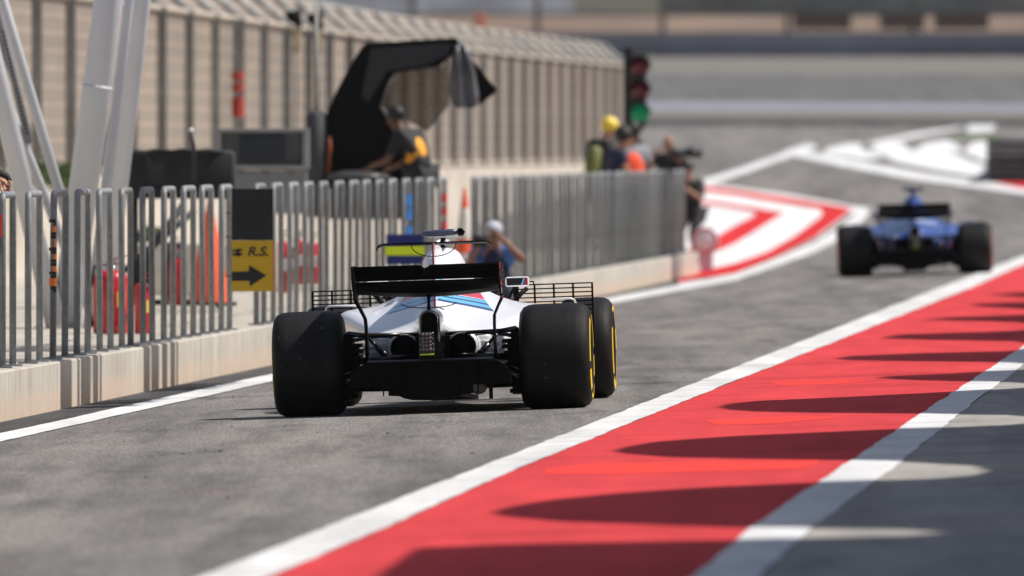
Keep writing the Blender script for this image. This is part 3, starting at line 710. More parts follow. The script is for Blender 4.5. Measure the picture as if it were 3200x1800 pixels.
# ------------------------------------------------------------------ people
SKIN_A = M("tanned skin", (.38, .185, .115), .55, 0, .15, 9); SKIN_B = M("brown skin", (.24, .115, .07), .55, 0, .15, 9)
HAIRM = M("dark hair", (.012, .010, .010), .6, 0, .3, 30)
def ball_xf(mb, c, r): mb.ball(c, r, 14, 10)
def person(label, loc, yaw, skinm, shirt, trou, J=None, hair='short', sleeve=.55, extra=None, group=None, vest=None):
    p = {'pel': (0, 0, .95), 'sp': (0, 0, 1.1), 'ch': (0, .01, 1.32), 'nk': (0, 0, 1.48), 'jw': (0, .02, 1.56), 'sk': (0, .01, 1.67), 'cr': (0, 0, 1.75),
         'sl': (-.19, 0, 1.42), 'el': (-.25, .02, 1.12), 'wl': (-.24, .15, .90), 'sr': (.19, 0, 1.42), 'er': (.25, .02, 1.12), 'wr': (.24, .15, .90),
         'hl': (-.10, 0, .90), 'kl': (-.11, .03, .50), 'al': (-.11, -.02, .09), 'tl': (-.12, .15, .03), 'hr': (.10, 0, .90), 'kr': (.11, .03, .50), 'ar': (.11, -.02, .09), 'tr': (.12, .15, .03)}
    p.update(J or {}); p = {k: Vector(v) for k, v in p.items()}
    R = {'pel': (.14, .11), 'sp': (.13, .10), 'ch': (.15, .11), 'nk': .055, 'jw': (.066, .075), 'sk': (.078, .095), 'cr': (.05, .06), 'sl': .062, 'el': .042, 'wl': .028, 'sr': .062, 'er': .042, 'wr': .028,
         'hl': .09, 'kl': .058, 'al': .04, 'tl': .03, 'hr': .09, 'kr': .058, 'ar': .04, 'tr': .03}
    E = [('pel', 'sp'), ('sp', 'ch'), ('ch', 'nk'), ('nk', 'jw'), ('jw', 'sk'), ('sk', 'cr'), ('ch', 'sl'), ('sl', 'el'), ('el', 'wl'), ('ch', 'sr'), ('sr', 'er'), ('er', 'wr'), ('pel', 'hl'), ('hl', 'kl'), ('kl', 'al'), ('al', 'tl'), ('pel', 'hr'), ('hr', 'kr'), ('kr', 'ar'), ('ar', 'tr')]
    root = thing("person", label, "person", loc, (0, 0, yaw), group)
    K = list(p); V = [p[k] for k in K]; ED = [(K.index(a), K.index(b)) for a, b in E]; thin = {'pel': .78, 'sp': .74, 'ch': .74, 'sl': .8, 'sr': .8, 'hl': .78, 'hr': .78}
    RR = [(tuple(x * thin.get(k, 1) for x in R[k]) if isinstance(R[k], tuple) else R[k] * thin.get(k, 1)) for k in K]
    mb = MB()
    for s_, wk, ek in ((-1, 'wl', 'el'), (1, 'wr', 'er')):     # palm and fingers
        d = (p[wk] - p[ek]).normalized(); side = d.cross(Vector((0, 0, 1)))
        side = side.normalized() if side.length > .1 else Vector((0, 1, 0)); nrm = side.cross(d)
        pi = len(V); V.append(p[wk] + d * .07); RR.append((.036, .018)); ED.append((K.index(wk), pi))
        for j, (off, ln) in enumerate(((-.03, .065), (-.01, .078), (.01, .074), (.029, .058))):
            b0 = p[wk] + d * .085 + side * off; fv = [b0, b0 + d * ln * .5 - nrm * .008, b0 + d * ln * .85 - nrm * .03]
            add_mesh(mb, skin(fv, [(0, 1), (1, 2)], [.0095, .0088, .0075], 1))
        b0 = p[wk] + d * .03 + side * .03 * -s_; add_mesh(mb, skin([b0, b0 - side * .03 * s_ + d * .025, b0 - side * .035 * s_ + d * .06], [(0, 1), (1, 2)], [.011, .010, .008], 1))
    add_mesh(mb, skin(V, ED, RR, 2))
    hz = (p['jw'] + p['sk']) / 2; up = (p['cr'] - p['jw']).normalized(); fw = Vector((0, 1, 0)); fw = (fw - up * fw.dot(up)).normalized()
    rt = fw.cross(up)
    mb.ball(hz + fw * .095, (.014, .018, .022), 8, 6)
    for q in (-1, 1): mb.ball(hz + rt * q * .078 + up * .005, (.010, .018, .03), 8, 6)
    mb.build("body", skinm, root)
    for q in (-1, 1): MB().ball(hz + fw * .082 + rt * q * .03 + up * .03, .011, 8, 6).build("eye", M("eye dark", (.02, .02, .02), .3), root)
    vcut = [('ch', 'sl', .6), ('ch', 'sr', .6)] + ([('ch', 'sp', .75), ('ch', 'pel', .8)] if vest is YEL else [])
    def part(keys, edges, name, mat, grow, over=None, cut=None):
        ks = list(keys); pv = {k: p[k].copy() for k in ks}
        if cut:
            for a, b, t_ in cut: pv[b] = p[a].lerp(p[b], t_)
        rr = []
        for k in ks:
            r = R[k]; r = tuple(x + grow for x in r) if isinstance(r, tuple) else r + grow; rr.append(r)
        me = skin([pv[k] for k in ks], [(ks.index(a), ks.index(b)) for a, b in edges], rr, 2)
        b_ = MB(); add_mesh(b_, me); return b_.build(name, mat, root)
    part(['pel', 'sp', 'ch', 'sl', 'el', 'sr', 'er'], [('pel', 'sp'), ('sp', 'ch'), ('ch', 'sl'), ('sl', 'el'), ('ch', 'sr'), ('sr', 'er')], "shirt", shirt, .018, cut=[('sl', 'el', sleeve), ('sr', 'er', sleeve)])
    if vest: part(['pel', 'sp', 'ch', 'sl', 'sr'], [('pel', 'sp'), ('sp', 'ch'), ('ch', 'sl'), ('ch', 'sr')], "vest", vest, .055 if vest is not YEL else .03, cut=vcut)
    part(['pel', 'hl', 'kl', 'al', 'hr', 'kr', 'ar'], [('pel', 'hl'), ('hl', 'kl'), ('kl', 'al'), ('pel', 'hr'), ('hr', 'kr'), ('kr', 'ar')], "trousers", trou, .02)
    for a, b in (('al', 'tl'), ('ar', 'tr')):
        b_ = MB(); add_mesh(b_, skin([p[a] - Vector((0, .03, .03)), p[a].lerp(p[b], .5) - Vector((0, 0, .02)), p[b]], [(0, 1), (1, 2)], [.05, .045, .038], 1)); b_.build("shoe", SIGNK, root)
    top = p['sk'] + up * .012
    if hair == 'short':
        b_ = MB(); b_.ball(top - fw * .022 + up * .012, (.088, .098, .088), 16, 10); b_.build("hair", HAIRM, root)
    elif hair == 'afro':
        b_ = MB(); b_.ball(top - fw * .02 + up * .03, (.12, .12, .12), 16, 10); b_.build("hair", HAIRM, root)
    elif hair is not None:
        kind, mt = hair
        b_ = MB(); c = top + up * .01
        if kind == 'helmet':
            b_.ball(c - up * .01, (.11, .125, .115), 18, 12); b_.build("helmet", mt, root)
        else:
            prof = []
            b_.ball(c - up * .0, (.098, .112, .085), 18, 12); b_.box(c + fw * .13 - up * .015, (.13, .12, .012)); b_.build("cap", mt, root)
    return root
NAVY = M("navy shirt", (.012, .016, .05), .8, 0, .2, 6); BLKS = M("black shirt", (.018, .018, .02), .8, 0, .3, 6)
ORV = M("orange vest", (.95, .09, .02), .6, 0, .06, 6); GRYS = M("grey shirt", (.30, .30, .34), .8, 0, .1, 6)
KHK = M("olive cloth", (.10, .11, .03), .8); BLUES = M("sky blue shirt", (.06, .16, .42), .8, 0, .1, 6); YEL = M("amber yellow shirt", (.75, .32, .01), .7, 0, .08, 6)
def ground_at(px, Y, z): X = (px - 1600) * Y / F; return Vector((X, Y, z))
R_ = math.radians
gz = .26
person("marshal in black overalls and yellow helmet at the far end of the railing", ground_at(1870, 188, .36), R_(-60), SKIN_A, BLKS, KHK, {'el': (-.27, .04, 1.12), 'er': (.27, .04, 1.12), 'ch': (0, .03, 1.30), 'nk': (0, .10, 1.45), 'jw': (0, .16, 1.51), 'sk': (0, .17, 1.62), 'cr': (0, .17, 1.70), 'sl': (-.21, .03, 1.40), 'sr': (.21, .03, 1.40)}, ('helmet', M("helmet yellow", (.86, .60, .06), .35, 0, .04, 4, coat=.4)), sleeve=1.0)
o = MB(); o.tube([(0, 0, -.28), (0, 0, .26), (0, 0, .30)], [.10, .10, .04], 14); o = o.build("breathing_cylinder", M("tank olive", (.13, .14, .03), .5), None, ground_at(1850, 187.4, 1.42)); tag(o, "dark olive tank carried on the yellow helmet marshal's back", "cylinder")
o.rotation_euler = (0, R_(8), 0)
person("person in a navy shirt with black hair leaning toward the orange vest", ground_at(1914, 185.6, .22), R_(-70), SKIN_A, NAVY, NAVY, {'ch': (0, .06, 1.30), 'nk': (0, .12, 1.45), 'jw': (0, .17, 1.50), 'sk': (0, .17, 1.61), 'cr': (0, .16, 1.68), 'sl': (-.19, .06, 1.39), 'sr': (.19, .06, 1.39), 'er': (.24, .12, 1.12), 'wr': (.16, .34, 1.12), 'el': (-.24, .12, 1.12), 'wl': (-.14, .34, 1.10)}, 'afro')
person("person in a bright orange vest over a grey shirt among the marshals", ground_at(1974, 195, .24), R_(15), SKIN_B, GRYS, NAVY, {'el': (-.26, .06, 1.14), 'er': (.28, .04, 1.14)}, 'afro', vest=ORV, sleeve=.7)
person("bald photographer in black raising a long lens above the railing", ground_at(2090, 207, .12), R_(168), SKIN_A, BLKS, BLKS, {'er': (.36, .05, 1.22), 'wr': (.14, .26, 1.50), 'el': (-.34, .10, 1.20), 'wl': (-.16, .30, 1.45)}, None, sleeve=.6)
t = thing("telephoto_camera", "black camera with a long lens held by the bald photographer", "camera", ground_at(2104, 206.6, 1.62), (0, R_(12), R_(-72)))
MB().box((0, 0, 0), (.15, .08, .12)).build("camera_body", SIGNK, t, bevel=.01)
MB().lathe([(.03, .04), (.12, .045), (.2, .05), (.22, .075), (.42, .082), (.42, .06), (.40, .0)], 'y', 20).build("lens", SIGNK, t)
person("crouching photographer in black tucked behind the end of the low wall", ground_at(2160, 206, G(2.6, 206) + .06), R_(150), SKIN_A, BLKS, BLKS,
       {'pel': (0, -.05, .80), 'sp': (0, -.03, .95), 'ch': (0, .05, 1.13), 'nk': (0, .1, 1.27), 'jw': (0, .13, 1.33), 'sk': (0, .12, 1.44), 'cr': (0, .11, 1.52), 'sl': (-.19, .06, 1.20), 'sr': (.19, .06, 1.20), 'el': (-.27, .2, .98), 'wl': (-.12, .36, 1.12), 'er': (.27, .2, .98), 'wr': (.12, .36, 1.12), 'hl': (-.10, -.03, .76), 'hr': (.10, -.03, .76), 'kl': (-.13, .18, .44), 'kr': (.13, .16, .44), 'al': (-.12, -.02, .08), 'ar': (.12, -.02, .08)}, ('cap', SIGNK), sleeve=1.0)
t = thing("camera", "small black camera held by the crouching photographer", "camera", ground_at(2166, 205.55, 1.18), (0, 0, R_(150)))
MB().box((0, 0, 0), (.13, .08, .10)).build("camera_body", SIGNK, t, bevel=.01); MB().lathe([(.03, .035), (.16, .04), (.16, 0)], 'y', 16).build("lens", SIGNK, t)
# photographer with white cap at the gap in the railing
yp = 146.6; zc = H - (692 - 465) * yp / F
bz = zc - 1.10
person("photographer in a sky blue shirt and white cap leaning through the railing gap", ground_at(1545, yp, bz), R_(172), SKIN_B, BLUES, NAVY,
       {'pel': (0, -.12, .42), 'sp': (0, -.08, .58), 'ch': (0, .0, .72), 'nk': (0, .05, .84), 'jw': (0, .09, .90), 'sk': (0, .08, 1.0), 'cr': (0, .07, 1.07), 'sl': (-.20, 0, .78), 'sr': (.19, .0, .78),
        'el': (-.33, .16, .70), 'wl': (-.08, .30, .96), 'er': (.27, .22, .62), 'wr': (.10, .34, .85), 'hl': (-.11, -.1, .38), 'hr': (.11, -.1, .38), 'kl': (-.14, .22, .42), 'kr': (.14, .22, .42), 'al': (-.13, .1, .06), 'ar': (.13, .1, .06), 'tl': (-.13, .25, .03), 'tr': (.13, .25, .03)},
       ('cap', M("cap white", (.46, .48, .55), .7)), sleeve=.5, vest=NAVY)
t = thing("camera", "black camera held to the eye by the white capped photographer", "camera", ground_at(1500, yp - .42, zc - .20), (0, 0, R_(180)))
MB().box((0, 0, 0), (.15, .09, .12)).build("camera_body", SIGNK, t, bevel=.012); MB().lathe([(.03, .045), (.08, .05), (.2, .055), (.2, .04), (.19, 0)], 'y', 20).build("lens", SIGNK, t)
# crew member under the hood
yp = 149.2
person("crew member in amber and black bending under the black hood", ground_at(1310, yp, .50), R_(60), M('shaded brown skin', (.13, .065, .04), .6), BLKS, BLKS,
       {'pel': (0, -.04, .92), 'sp': (0, .0, 1.06), 'ch': (0, .12, 1.22), 'nk': (0, .22, 1.36), 'jw': (0, .28, 1.42), 'sk': (0, .30, 1.52), 'cr': (0, .31, 1.60), 'sl': (-.18, .14, 1.32), 'sr': (.18, .14, 1.32), 'er': (.24, .22, 1.06), 'wr': (.20, .44, .98), 'el': (-.24, .24, 1.06), 'wl': (-.18, .46, 1.0)}, 'short', sleeve=.9, vest=YEL)
# man whose hand rests on the first hoop
yp = 94.2; hx, hz_ = (6 - 1600) * yp / F, H - (585 - 465) * yp / F
pz = .2
wr = Vector((hx - .03, yp - .02, hz_ + .05))
per = person("man in black at the left edge resting a hand on the railing", (hx - .43, yp + .25, pz), 0, SKIN_A, BLKS, BLKS,
       {'er': (.37, -.05, 1.30), 'wr': (.40, -.24, 1.255)}, 'short', sleeve=1.0)
# closer built hand with curled fingers over the pipe, and black cuff
mb = MB(); hb = Vector((.43, -.26, 1.24))
add_mesh(mb, skin([hb + Vector((-.06, .03, .035)), hb + Vector((0, 0, .02)), hb + Vector((.035, -.01, -.01))], [(0, 1), (1, 2)], [(.034, .030), (.042, .032), (.036, .028)], 2))
for i, (ox, ln) in enumerate(((-.032, .85), (-.010, 1), (.012, .97), (.032, .82))):
    a = hb + Vector((.035 + ox * .25, -.022, -.005 + ox * .9)); add_mesh(mb, skin([a, a + Vector((.02, -.020, -.018)) * ln, a + Vector((.012, -.03, -.045)) * ln, a + Vector((-.012, -.026, -.052)) * ln], [(0, 1), (1, 2), (2, 3)], [.0105, .0100, .0092, .008], 2))
a = hb + Vector((.01, -.03, .02)); add_mesh(mb, skin([a, a + Vector((.02, -.015, -.02)), a + Vector((.03, -.012, -.05))], [(0, 1), (1, 2)], [.012, .011, .009], 2))
mb.build("hand", SKIN_A, per)
mb = MB(); add_mesh(mb, skin([Vector((.36, -.15, 1.32)), hb + Vector((-.02, .04, .065)), hb + Vector((.03, .03, .055)), hb + Vector((.055, .02, .015))], [(0, 1), (1, 2), (2, 3)], [.048, .040, .026, .018], 2)); mb.build("cuff", BLKS, per)
o = MB().box((0, 0, 0), (.16, .02, .15)).build("red_board", M("board red", (.85, .04, .02), .5), None, Wp(-32, 705, 93.4)); tag(o, "edge of a bright red board beside the resting hand", "board")
o = MB().box((0, 0, 0), (.15, .03, .12)).build("radio_pouch", SIGNK, None, Wp(-34, 768, 93.4), bevel=.01); tag(o, "black pouch just below the bright red board", "pouch")

# ------------------------------------------------------------------ traffic light
Yt = 196.0; s = Yt / F
tl = thing("traffic_light", "black pit exit signal with two dark red lamps above a lit green one", "traffic light", Wp(1995, 545, Yt))
tx = lambda px: (px - 1995) * s
tz = lambda py: (545 - py) * s
MB().box((tx(1963), .1, tz(330)), (tx(1976) - tx(1948), .16, tz(148) - tz(512))).build("backing_board", SIGNK, tl, bevel=.01)
MB().box((tx(1993), .05, tz(282)), (tx(2022) - tx(1966), .2, tz(172) - tz(398))).build("housing", M("signal housing", (.03, .03, .032), .5), tl, bevel=.03)
for py, mt in ((206, M("lamp dark red", (.16, .008, .02), .3, 0, .1, 20, coat=.5)), (280, M("lamp dark red", (.16, .008, .02), .3))):
    pass
LR = M("lamp dark red", (.16, .008, .02), .3)
LG = M("lamp lit green", (.0, .32, .13), .3, 0, .1, 20, emis=.12)
for py, mt in ((208, LR), (282, LR), (353, LG)):
    MB().lathe([(-.075, .0), (-.07, .07), (-.05, .12), (-.03, .14)], 'y', 20, c=(tx(1998), 0, tz(py))).build("lamp", mt, tl)
    mb = MB(); mb.lathe([(-.03, .15), (-.28, .16)], 'y', 16, c=(tx(1998), 0, tz(py)), a0=-.1, a1=math.pi + .1)
    ob = mb.build("visor", SIGNK, tl); m_ = ob.modifiers.new("s", 'SOLIDIFY'); m_.thickness = .008
MB().tube([(tx(1995), .08, tz(395)), (tx(1995), .08, .0 - .25)], .07, 14).build("pole", SIGNK, tl)
# round speed board near the end of the wall
t = thing("round_sign", "pale round sign with a red ring leaning past the wall end", "sign", Wp(2205, 860, 203))
s = 203 / F
MB().box((2 * s, .03, 70 * s), (40 * s, .02, 160 * s)).build("sign_panel", M("pale pink panel", (.62, .50, .56), .6), t)
mb = MB(); mb.lathe([(0, 0), (.0, .20), (.02, .20)], 'y', 28, c=(-2 * s, -.0, 108 * s)); mb.build("disc", M("disc white", (.75, .72, .72), .5), t)
mb = MB(); mb.lathe([(-.01, .15), (-.012, .185)], 'y', 28, c=(-2 * s, 0, 108 * s)); mb.build("red_ring", M("ring red", (.6, .12, .15), .5), t)
MB().tube([(0, .05, -.1), (0, .05, 60 * s)], .03, 8).build("sign_post", POSTF, t)

# ------------------------------------------------------------------ far barrier, bank, fences
tb = thing("safety_barrier", "long blue grey tyre barrier across the far run off", "barrier")
Yb = 820
BM = M("barrier blue grey", (.09, .10, .13), .8, 0, .35, .15); 
xs = list(range(-60, 90, 3))
for k in range(0, 50):
    a = -60 + 3 * k
    mb = MB(); yb = Yb + 8 * math.sin(a * .03)
    rings = []
    for x in (a, a + 1.5, a + 2.996):
        y_ = Yb + 8 * math.sin(x * .03); g = rise(y_); rings.append([(x, y_, g - .2), (x, y_ - .05, g + .6), (x, y_, g + 1.42), (x, y_ + 1.2, g + 1.42), (x, y_ + 1.2, g - .2)])
    mb.loft(rings); mb.build("tyre_stack", BM, tb)
mb = MB(); vs = []
SAND = M("sand bank", (.18, .122, .085), .95, 0, .30, .12)
gx = list(range(-400, 420, 10)); gy = [836, 845, 860, 880, 960, 1100]
hz2 = [7.0, 8.3, 9.2, 9.9, 10.0, 10.0]
for y_, z in zip(gy, hz2):
    for x in gx: vs.append((x, y_, z + .25 * math.sin(x * .07 + y_) + .15 * math.sin(x * .23)))
k = len(gx); mb.smooth = True
mb.add(vs, [(i * k + j, i * k + j + 1, (i + 1) * k + j + 1, (i + 1) * k + j) for i in range(len(gy) - 1) for j in range(k - 1)])
tag(mb.build("sand_bank", SAND), kind='structure')
ff = thing("boundary_fence", "tall grey wire fence on dark posts along the far bank", "fence")
GM = M("grey wire mesh", (.24, .245, .225), .9, 0, .35, .25)
GM.node_tree.nodes["Principled BSDF"].inputs['Alpha'].default_value = .72
for k in range(-9, 12):
    x = k * 7.4 + 1.5; y_ = 842
    MB().box((x, y_, 9.9), (.35, .3, 5.2)).build("fence_post", M("post dark grey", "#77766c", .8), ff)
    if x > 4: MB().box((x + 3.7, y_, 11.15), (7.0, .06, 2.9)).build("wire_panel", GM, ff)
    MB().box((x + 3.7, y_ - .1, 9.65), (7.0, .15, .2)).build("fence_rail", M("post dark grey", "#55564f", .8), ff)
tr = M("hut brown", (.145, .104, .08), .9, 0, .2, .3)
for i, (a, b, lb) in enumerate(((2480, 2660, "long low brown shed on the far bank, nearest the middle"), (2750, 2890, "dull brown shed on the far bank right of the long one"), (2920, 3090, "orange brown shed on the far bank behind the blue car"))):
    Y_ = 839; m = tr if i == 0 else M("hut tan %d" % i, (.15, .108, .08), .9, 0, .2, .3)
    t = thing("bank_shed", lb, "shed", Wp((a + b) / 2, 92, Y_), group="low sheds on the far bank"); w_ = (b - a) * Y_ / F
    MB().box((0, .5, .45), (w_, 1.2, .9)).build("wall", m, t); MB().box((0, .5, .93), (w_ + .2, 1.4, .08)).build("roof", M("shed roof", (.10, .09, .08), .9), t)
# pale grandstand far behind to the left
gs = thing("grandstand", "pale grey stepped stand far behind the debris fence", "stand", (-14, 900, 9))
for i in range(8): MB().box((0, i * 1.6, .3 + i * .6), (36, 1.5, .5 + .01 * i)).build("step", M("stand grey", (.50, .50, .51), .9, 0, .25, .4), gs)
for i in range(10): MB().box((-17 + i * 3.7, -1.2, 2.0), (.12, .12, 5)).build("stand_post", M("stand post", (.42, .42, .43), .8), gs)
t = thing("orange_marker", "small faded orange marker poking above the debris fence", "marker", Wp(1500, 95, 800))
MB().box((0, 0, .45), (.6, .2, .9)).build("panel", M("faded orange", (.75, .22, .12), .8), t, bevel=.1)
MB().box((0, .1, -.5), (.12, .12, 1.6)).build("stake", POSTF, t)
# trackside bushes at the left foot of the fence
LEAF = M("leaf green", (.07, .12, .03), .8, 0, .4, 8)
for px, py, w_, lb in ((118, 545, 120, "low green bush behind the struts, leftmost"), (205, 560, 60, "small green bush between the white struts"), (470, 762, 60, "green tuft seen between posts below the black cover")):
    Y_ = 160 if py < 700 else 150; mb = MB(); c = Wp(px, py, Y_); s = Y_ / F
    for i in range(500):
        a = Vector((random.gauss(0, .35) * w_ * s, random.gauss(0, .25), random.gauss(0, .3) * .25)); d = Vector((random.uniform(-1, 1), random.uniform(-1, 1), random.uniform(-1, 1))).normalized() * .04; e = d.cross(Vector((random.random(), random.random(), random.random()))).normalized() * .018
        mb.add([a, a + d + e, a + d * 2, a + d - e], [(0, 1, 2, 3)])
    o = mb.build("bush", LEAF, None, c); tag(o, lb, "bush", "bushes behind the struts")
# dark barrier at the right edge, with striped kerb
q = P(3130, 572); s = q.y / F
rb = thing("dark_barrier", "dark grey stacked barrier cut by the right edge of the picture", "barrier", (q.x, q.y, q.z))
for i in range(6): MB().box((1.2 - .15, .3, .07 + i * .155), (2.7, .6, .148)).build("barrier_row", M("rubber dark", (.045, .045, .05), .7, 0, .3, 3), rb, bevel=.03)
mb = MB(); mb.prism([(-.32, 0), (-.16, .30), (-.16, 0)], 0, .5); mb.prism([(-.75, 0.0), (-.33, .0), (-.33, .25)], .1, .5); mb.build("blue_wedge", M("wedge blue", (.05, .07, .16), .6), rb)
rb.location.x += -.0
sheet("kerb", [[(3100, 572), (3200, 573), (3300, 574), (3300, 598), (3190, 590)]], RED_C, .02)

# ------------------------------------------------------------------ canopy of the garages (its scalloped edge shades the lane) and unseen slats added to shade the wall
edge = [(1150, 1880), (1210, 1830), (1340, 1735), (1372, 1712), (1600, 1702), (2311, 1689), (2600, 1683), (2900, 1674), (3028, 1665), (2900, 1655), (2550, 1650), (2358, 1648), (2100, 1640), (1820, 1630), (1650, 1615), (1595, 1602), (1650, 1585), (1780, 1562), (2000, 1540), (2300, 1520), (2563, 1509), (2760, 1502), (2950, 1497), (3100, 1486), (3150, 1472), (3100, 1455), (2850, 1442), (2662, 1438), (2400, 1434), (2150, 1429), (2000, 1417), (1968, 1409), (2010, 1396), (2100, 1380), (2350, 1362), (2805, 1342), (2960, 1338), (3200, 1328), (3380, 1312), (3200, 1297), (3010, 1295), (2892, 1292), (2600, 1290), (2400, 1286), (2320, 1280), (2292, 1272), (2320, 1262), (2420, 1252), (2700, 1240), (2973, 1226), (3200, 1215), (3340, 1204), (3200, 1194), (3065, 1192), (2900, 1188), (2774, 1181), (2830, 1175), (3000, 1168), (3075, 1164), (3200, 1158), (3340, 1146), (3200, 1134), (3106, 1131), (2900, 1129), (2700, 1126), (2640, 1121), (2700, 1112), (2900, 1104), (3190, 1098), (3300, 1082), (3200, 1066), (2950, 1063), (2800, 1058), (2790, 1055), (2850, 1045), (3200, 1034), (3330, 1020), (3200, 1007), (3050, 1003), (2910, 999), (3000, 991), (3200, 985), (3330, 975), (3200, 964), (3100, 959), (3050, 953), (3100, 948), (3200, 945), (3350, 937), (3200, 928), (3110, 921), (3200, 914), (3400, 908), (3600, 895)]
cz = 6.0; poly = []
for p in edge:
    g = P(*p); t_ = (cz - g.z) / SUN.z; q = g + SUN * t_; poly.append((q.x, q.y))
ymin, ymax = poly[0][1], poly[-1][1]
poly2 = [(poly[0][0], ymin - 12)] + poly + [(poly[-1][0] + 3, ymax + 4), (24, ymax + 4), (24, ymin - 12)]
cn = thing("garage_canopy", "scalloped canopy of the garages standing outside the picture", "canopy", (0, 0, 0))
mb = MB(); mb.prism(poly2, cz, cz + .12, 'xy'); mb.build("canopy_roof", M("canopy white", (.6, .6, .6), .7, 0, .1, 1), cn)
for y_ in range(45, 190, 15): MB().tube([(20, y_, 0), (20, y_, 5.99)], .15, 12).build("canopy_post", POSTF, cn)
for lb, grp in (("first", [(190, 226), (243, 250), (254, 284), (292, 308)]), ("second", [(450, 470), (474, 498), (508, 524), (534, 548)]), ("third", [(2100, 2118), (2124, 2130)])):
    ga = thing("shadow_slat_frame", "%s unseen slatted frame, added to cast shadow stripes on the wall" % lb, "frame")  # unseen slats, added for the stripes of shadow they cast on the low wall
    yc = None
    for a, b in grp:
        Ya, Yb_ = [374700 / (4067 - x) for x in (a, b)]
        Xw = -8.43 + SL * Ya; off_ = .55
        zl = 8.0; X0 = Xw + off_ + zl / SUN.z * SUN.x; sh = zl / SUN.z * SUN.y
        MB().box((X0, (Ya + Yb_) / 2 + sh, zl + 1.1), (.03, Yb_ - Ya, 2.2)).build("slat", POSTF, ga)
        yc = (Ya + Yb_) / 2 + sh; x_ = X0
    y0_ = 374700 / (4067 - grp[0][0]) + sh; y1_ = 374700 / (4067 - grp[-1][1]) + sh
    MB().box((x_, (y0_ + y1_) / 2, zl + 2.26), (.1, y1_ - y0_ + .2, .1)).build("rail", POSTF, ga)
    MB().tube([(x_ + .06, y1_ + .3, zl + 2.38), (20, y1_ + .3, zl + 2.5)], .08, 8).build("arm", POSTF, ga)

# ------------------------------------------------------------------ racing cars
def livery(name, base_c, c1, c2, c3):
    """car paint with bands that follow height and fall away from the spine"""
    m, nt, b = base(name); tc = N(nt, "ShaderNodeTexCoord"); sx = N(nt, "ShaderNodeSeparateXYZ"); nt.links.new(tc.outputs['Object'], sx.inputs[0])
    def mt(op, a, b_=None, c_=None):
        n = N(nt, "ShaderNodeMath", operation=op)
        for i, v in enumerate((a, b_, c_)):
            if v is None: continue
            if isinstance(v, (int, float)): n.inputs[i].default_value = v
            else: nt.links.new(v, n.inputs[i])
        return n.outputs[0]
    ax = mt('ABSOLUTE', sx.outputs[0])
    f = mt('MULTIPLY', mt('SUBTRACT', mt('MULTIPLY_ADD', ax, .25, sx.outputs[2]), .70), 5.0)
    W_ = base_c
    r = ramp(nt, f, [(0, W_), (.02, c1), (.08, c2), (.17, c1), (.205, c2), (.28, c1), (.295, W_), (.31, c3), (.50, c1), (.53, c2), (.60, c1), (.63, c2), (.70, W_)], 'CONSTANT')
    lim = mt('SUBTRACT', .40, mt('MULTIPLY', mt('MAXIMUM', mt('SUBTRACT', sx.outputs[1], .8), 0), .22))
    mask = mt('MULTIPLY', mt('LESS_THAN', ax, lim), mt('LESS_THAN', sx.outputs[1], 1.9))
    c = mixc(nt, mask, W_, r.outputs[0])
    nt.links.new(c, b.inputs['Base Color']); b.inputs['Roughness'].default_value = .32
    b.inputs['Coat Weight'].default_value = .5; b.inputs['Coat Roughness'].default_value = .05
    return m
LIV_W = livery("white striped car paint", (.80, .80, .83), (.01, .025, .13), (.14, .45, .72), (.62, .02, .05))
LIV_B = livery("blue striped car paint", (.022, .06, .27), (.012, .028, .14), (.38, .45, .60), (.025, .07, .33))
TYRE = tyre_mat()
TYRE2 = M("tyre sidewall", (.014, .014, .015), .5, 0, .2, 9)
TY_Y = M("tyre yellow", (.88, .62, .01), .45, 0, .05, 9); TY_O = M("tyre orange red", (.80, .16, .03), .5)
RIMM = M("rim dark", (.03, .03, .032), .35, .6)
LIME = M("lime strip", (.45, .72, .01), .4)
DKB = M("deep blue grey", (.07, .08, .13), .35, .1, .2, 20, coat=.4)
LED = M("rain light lens", (.16, .13, .12), .3, 0, .3, 60, coat=.5)

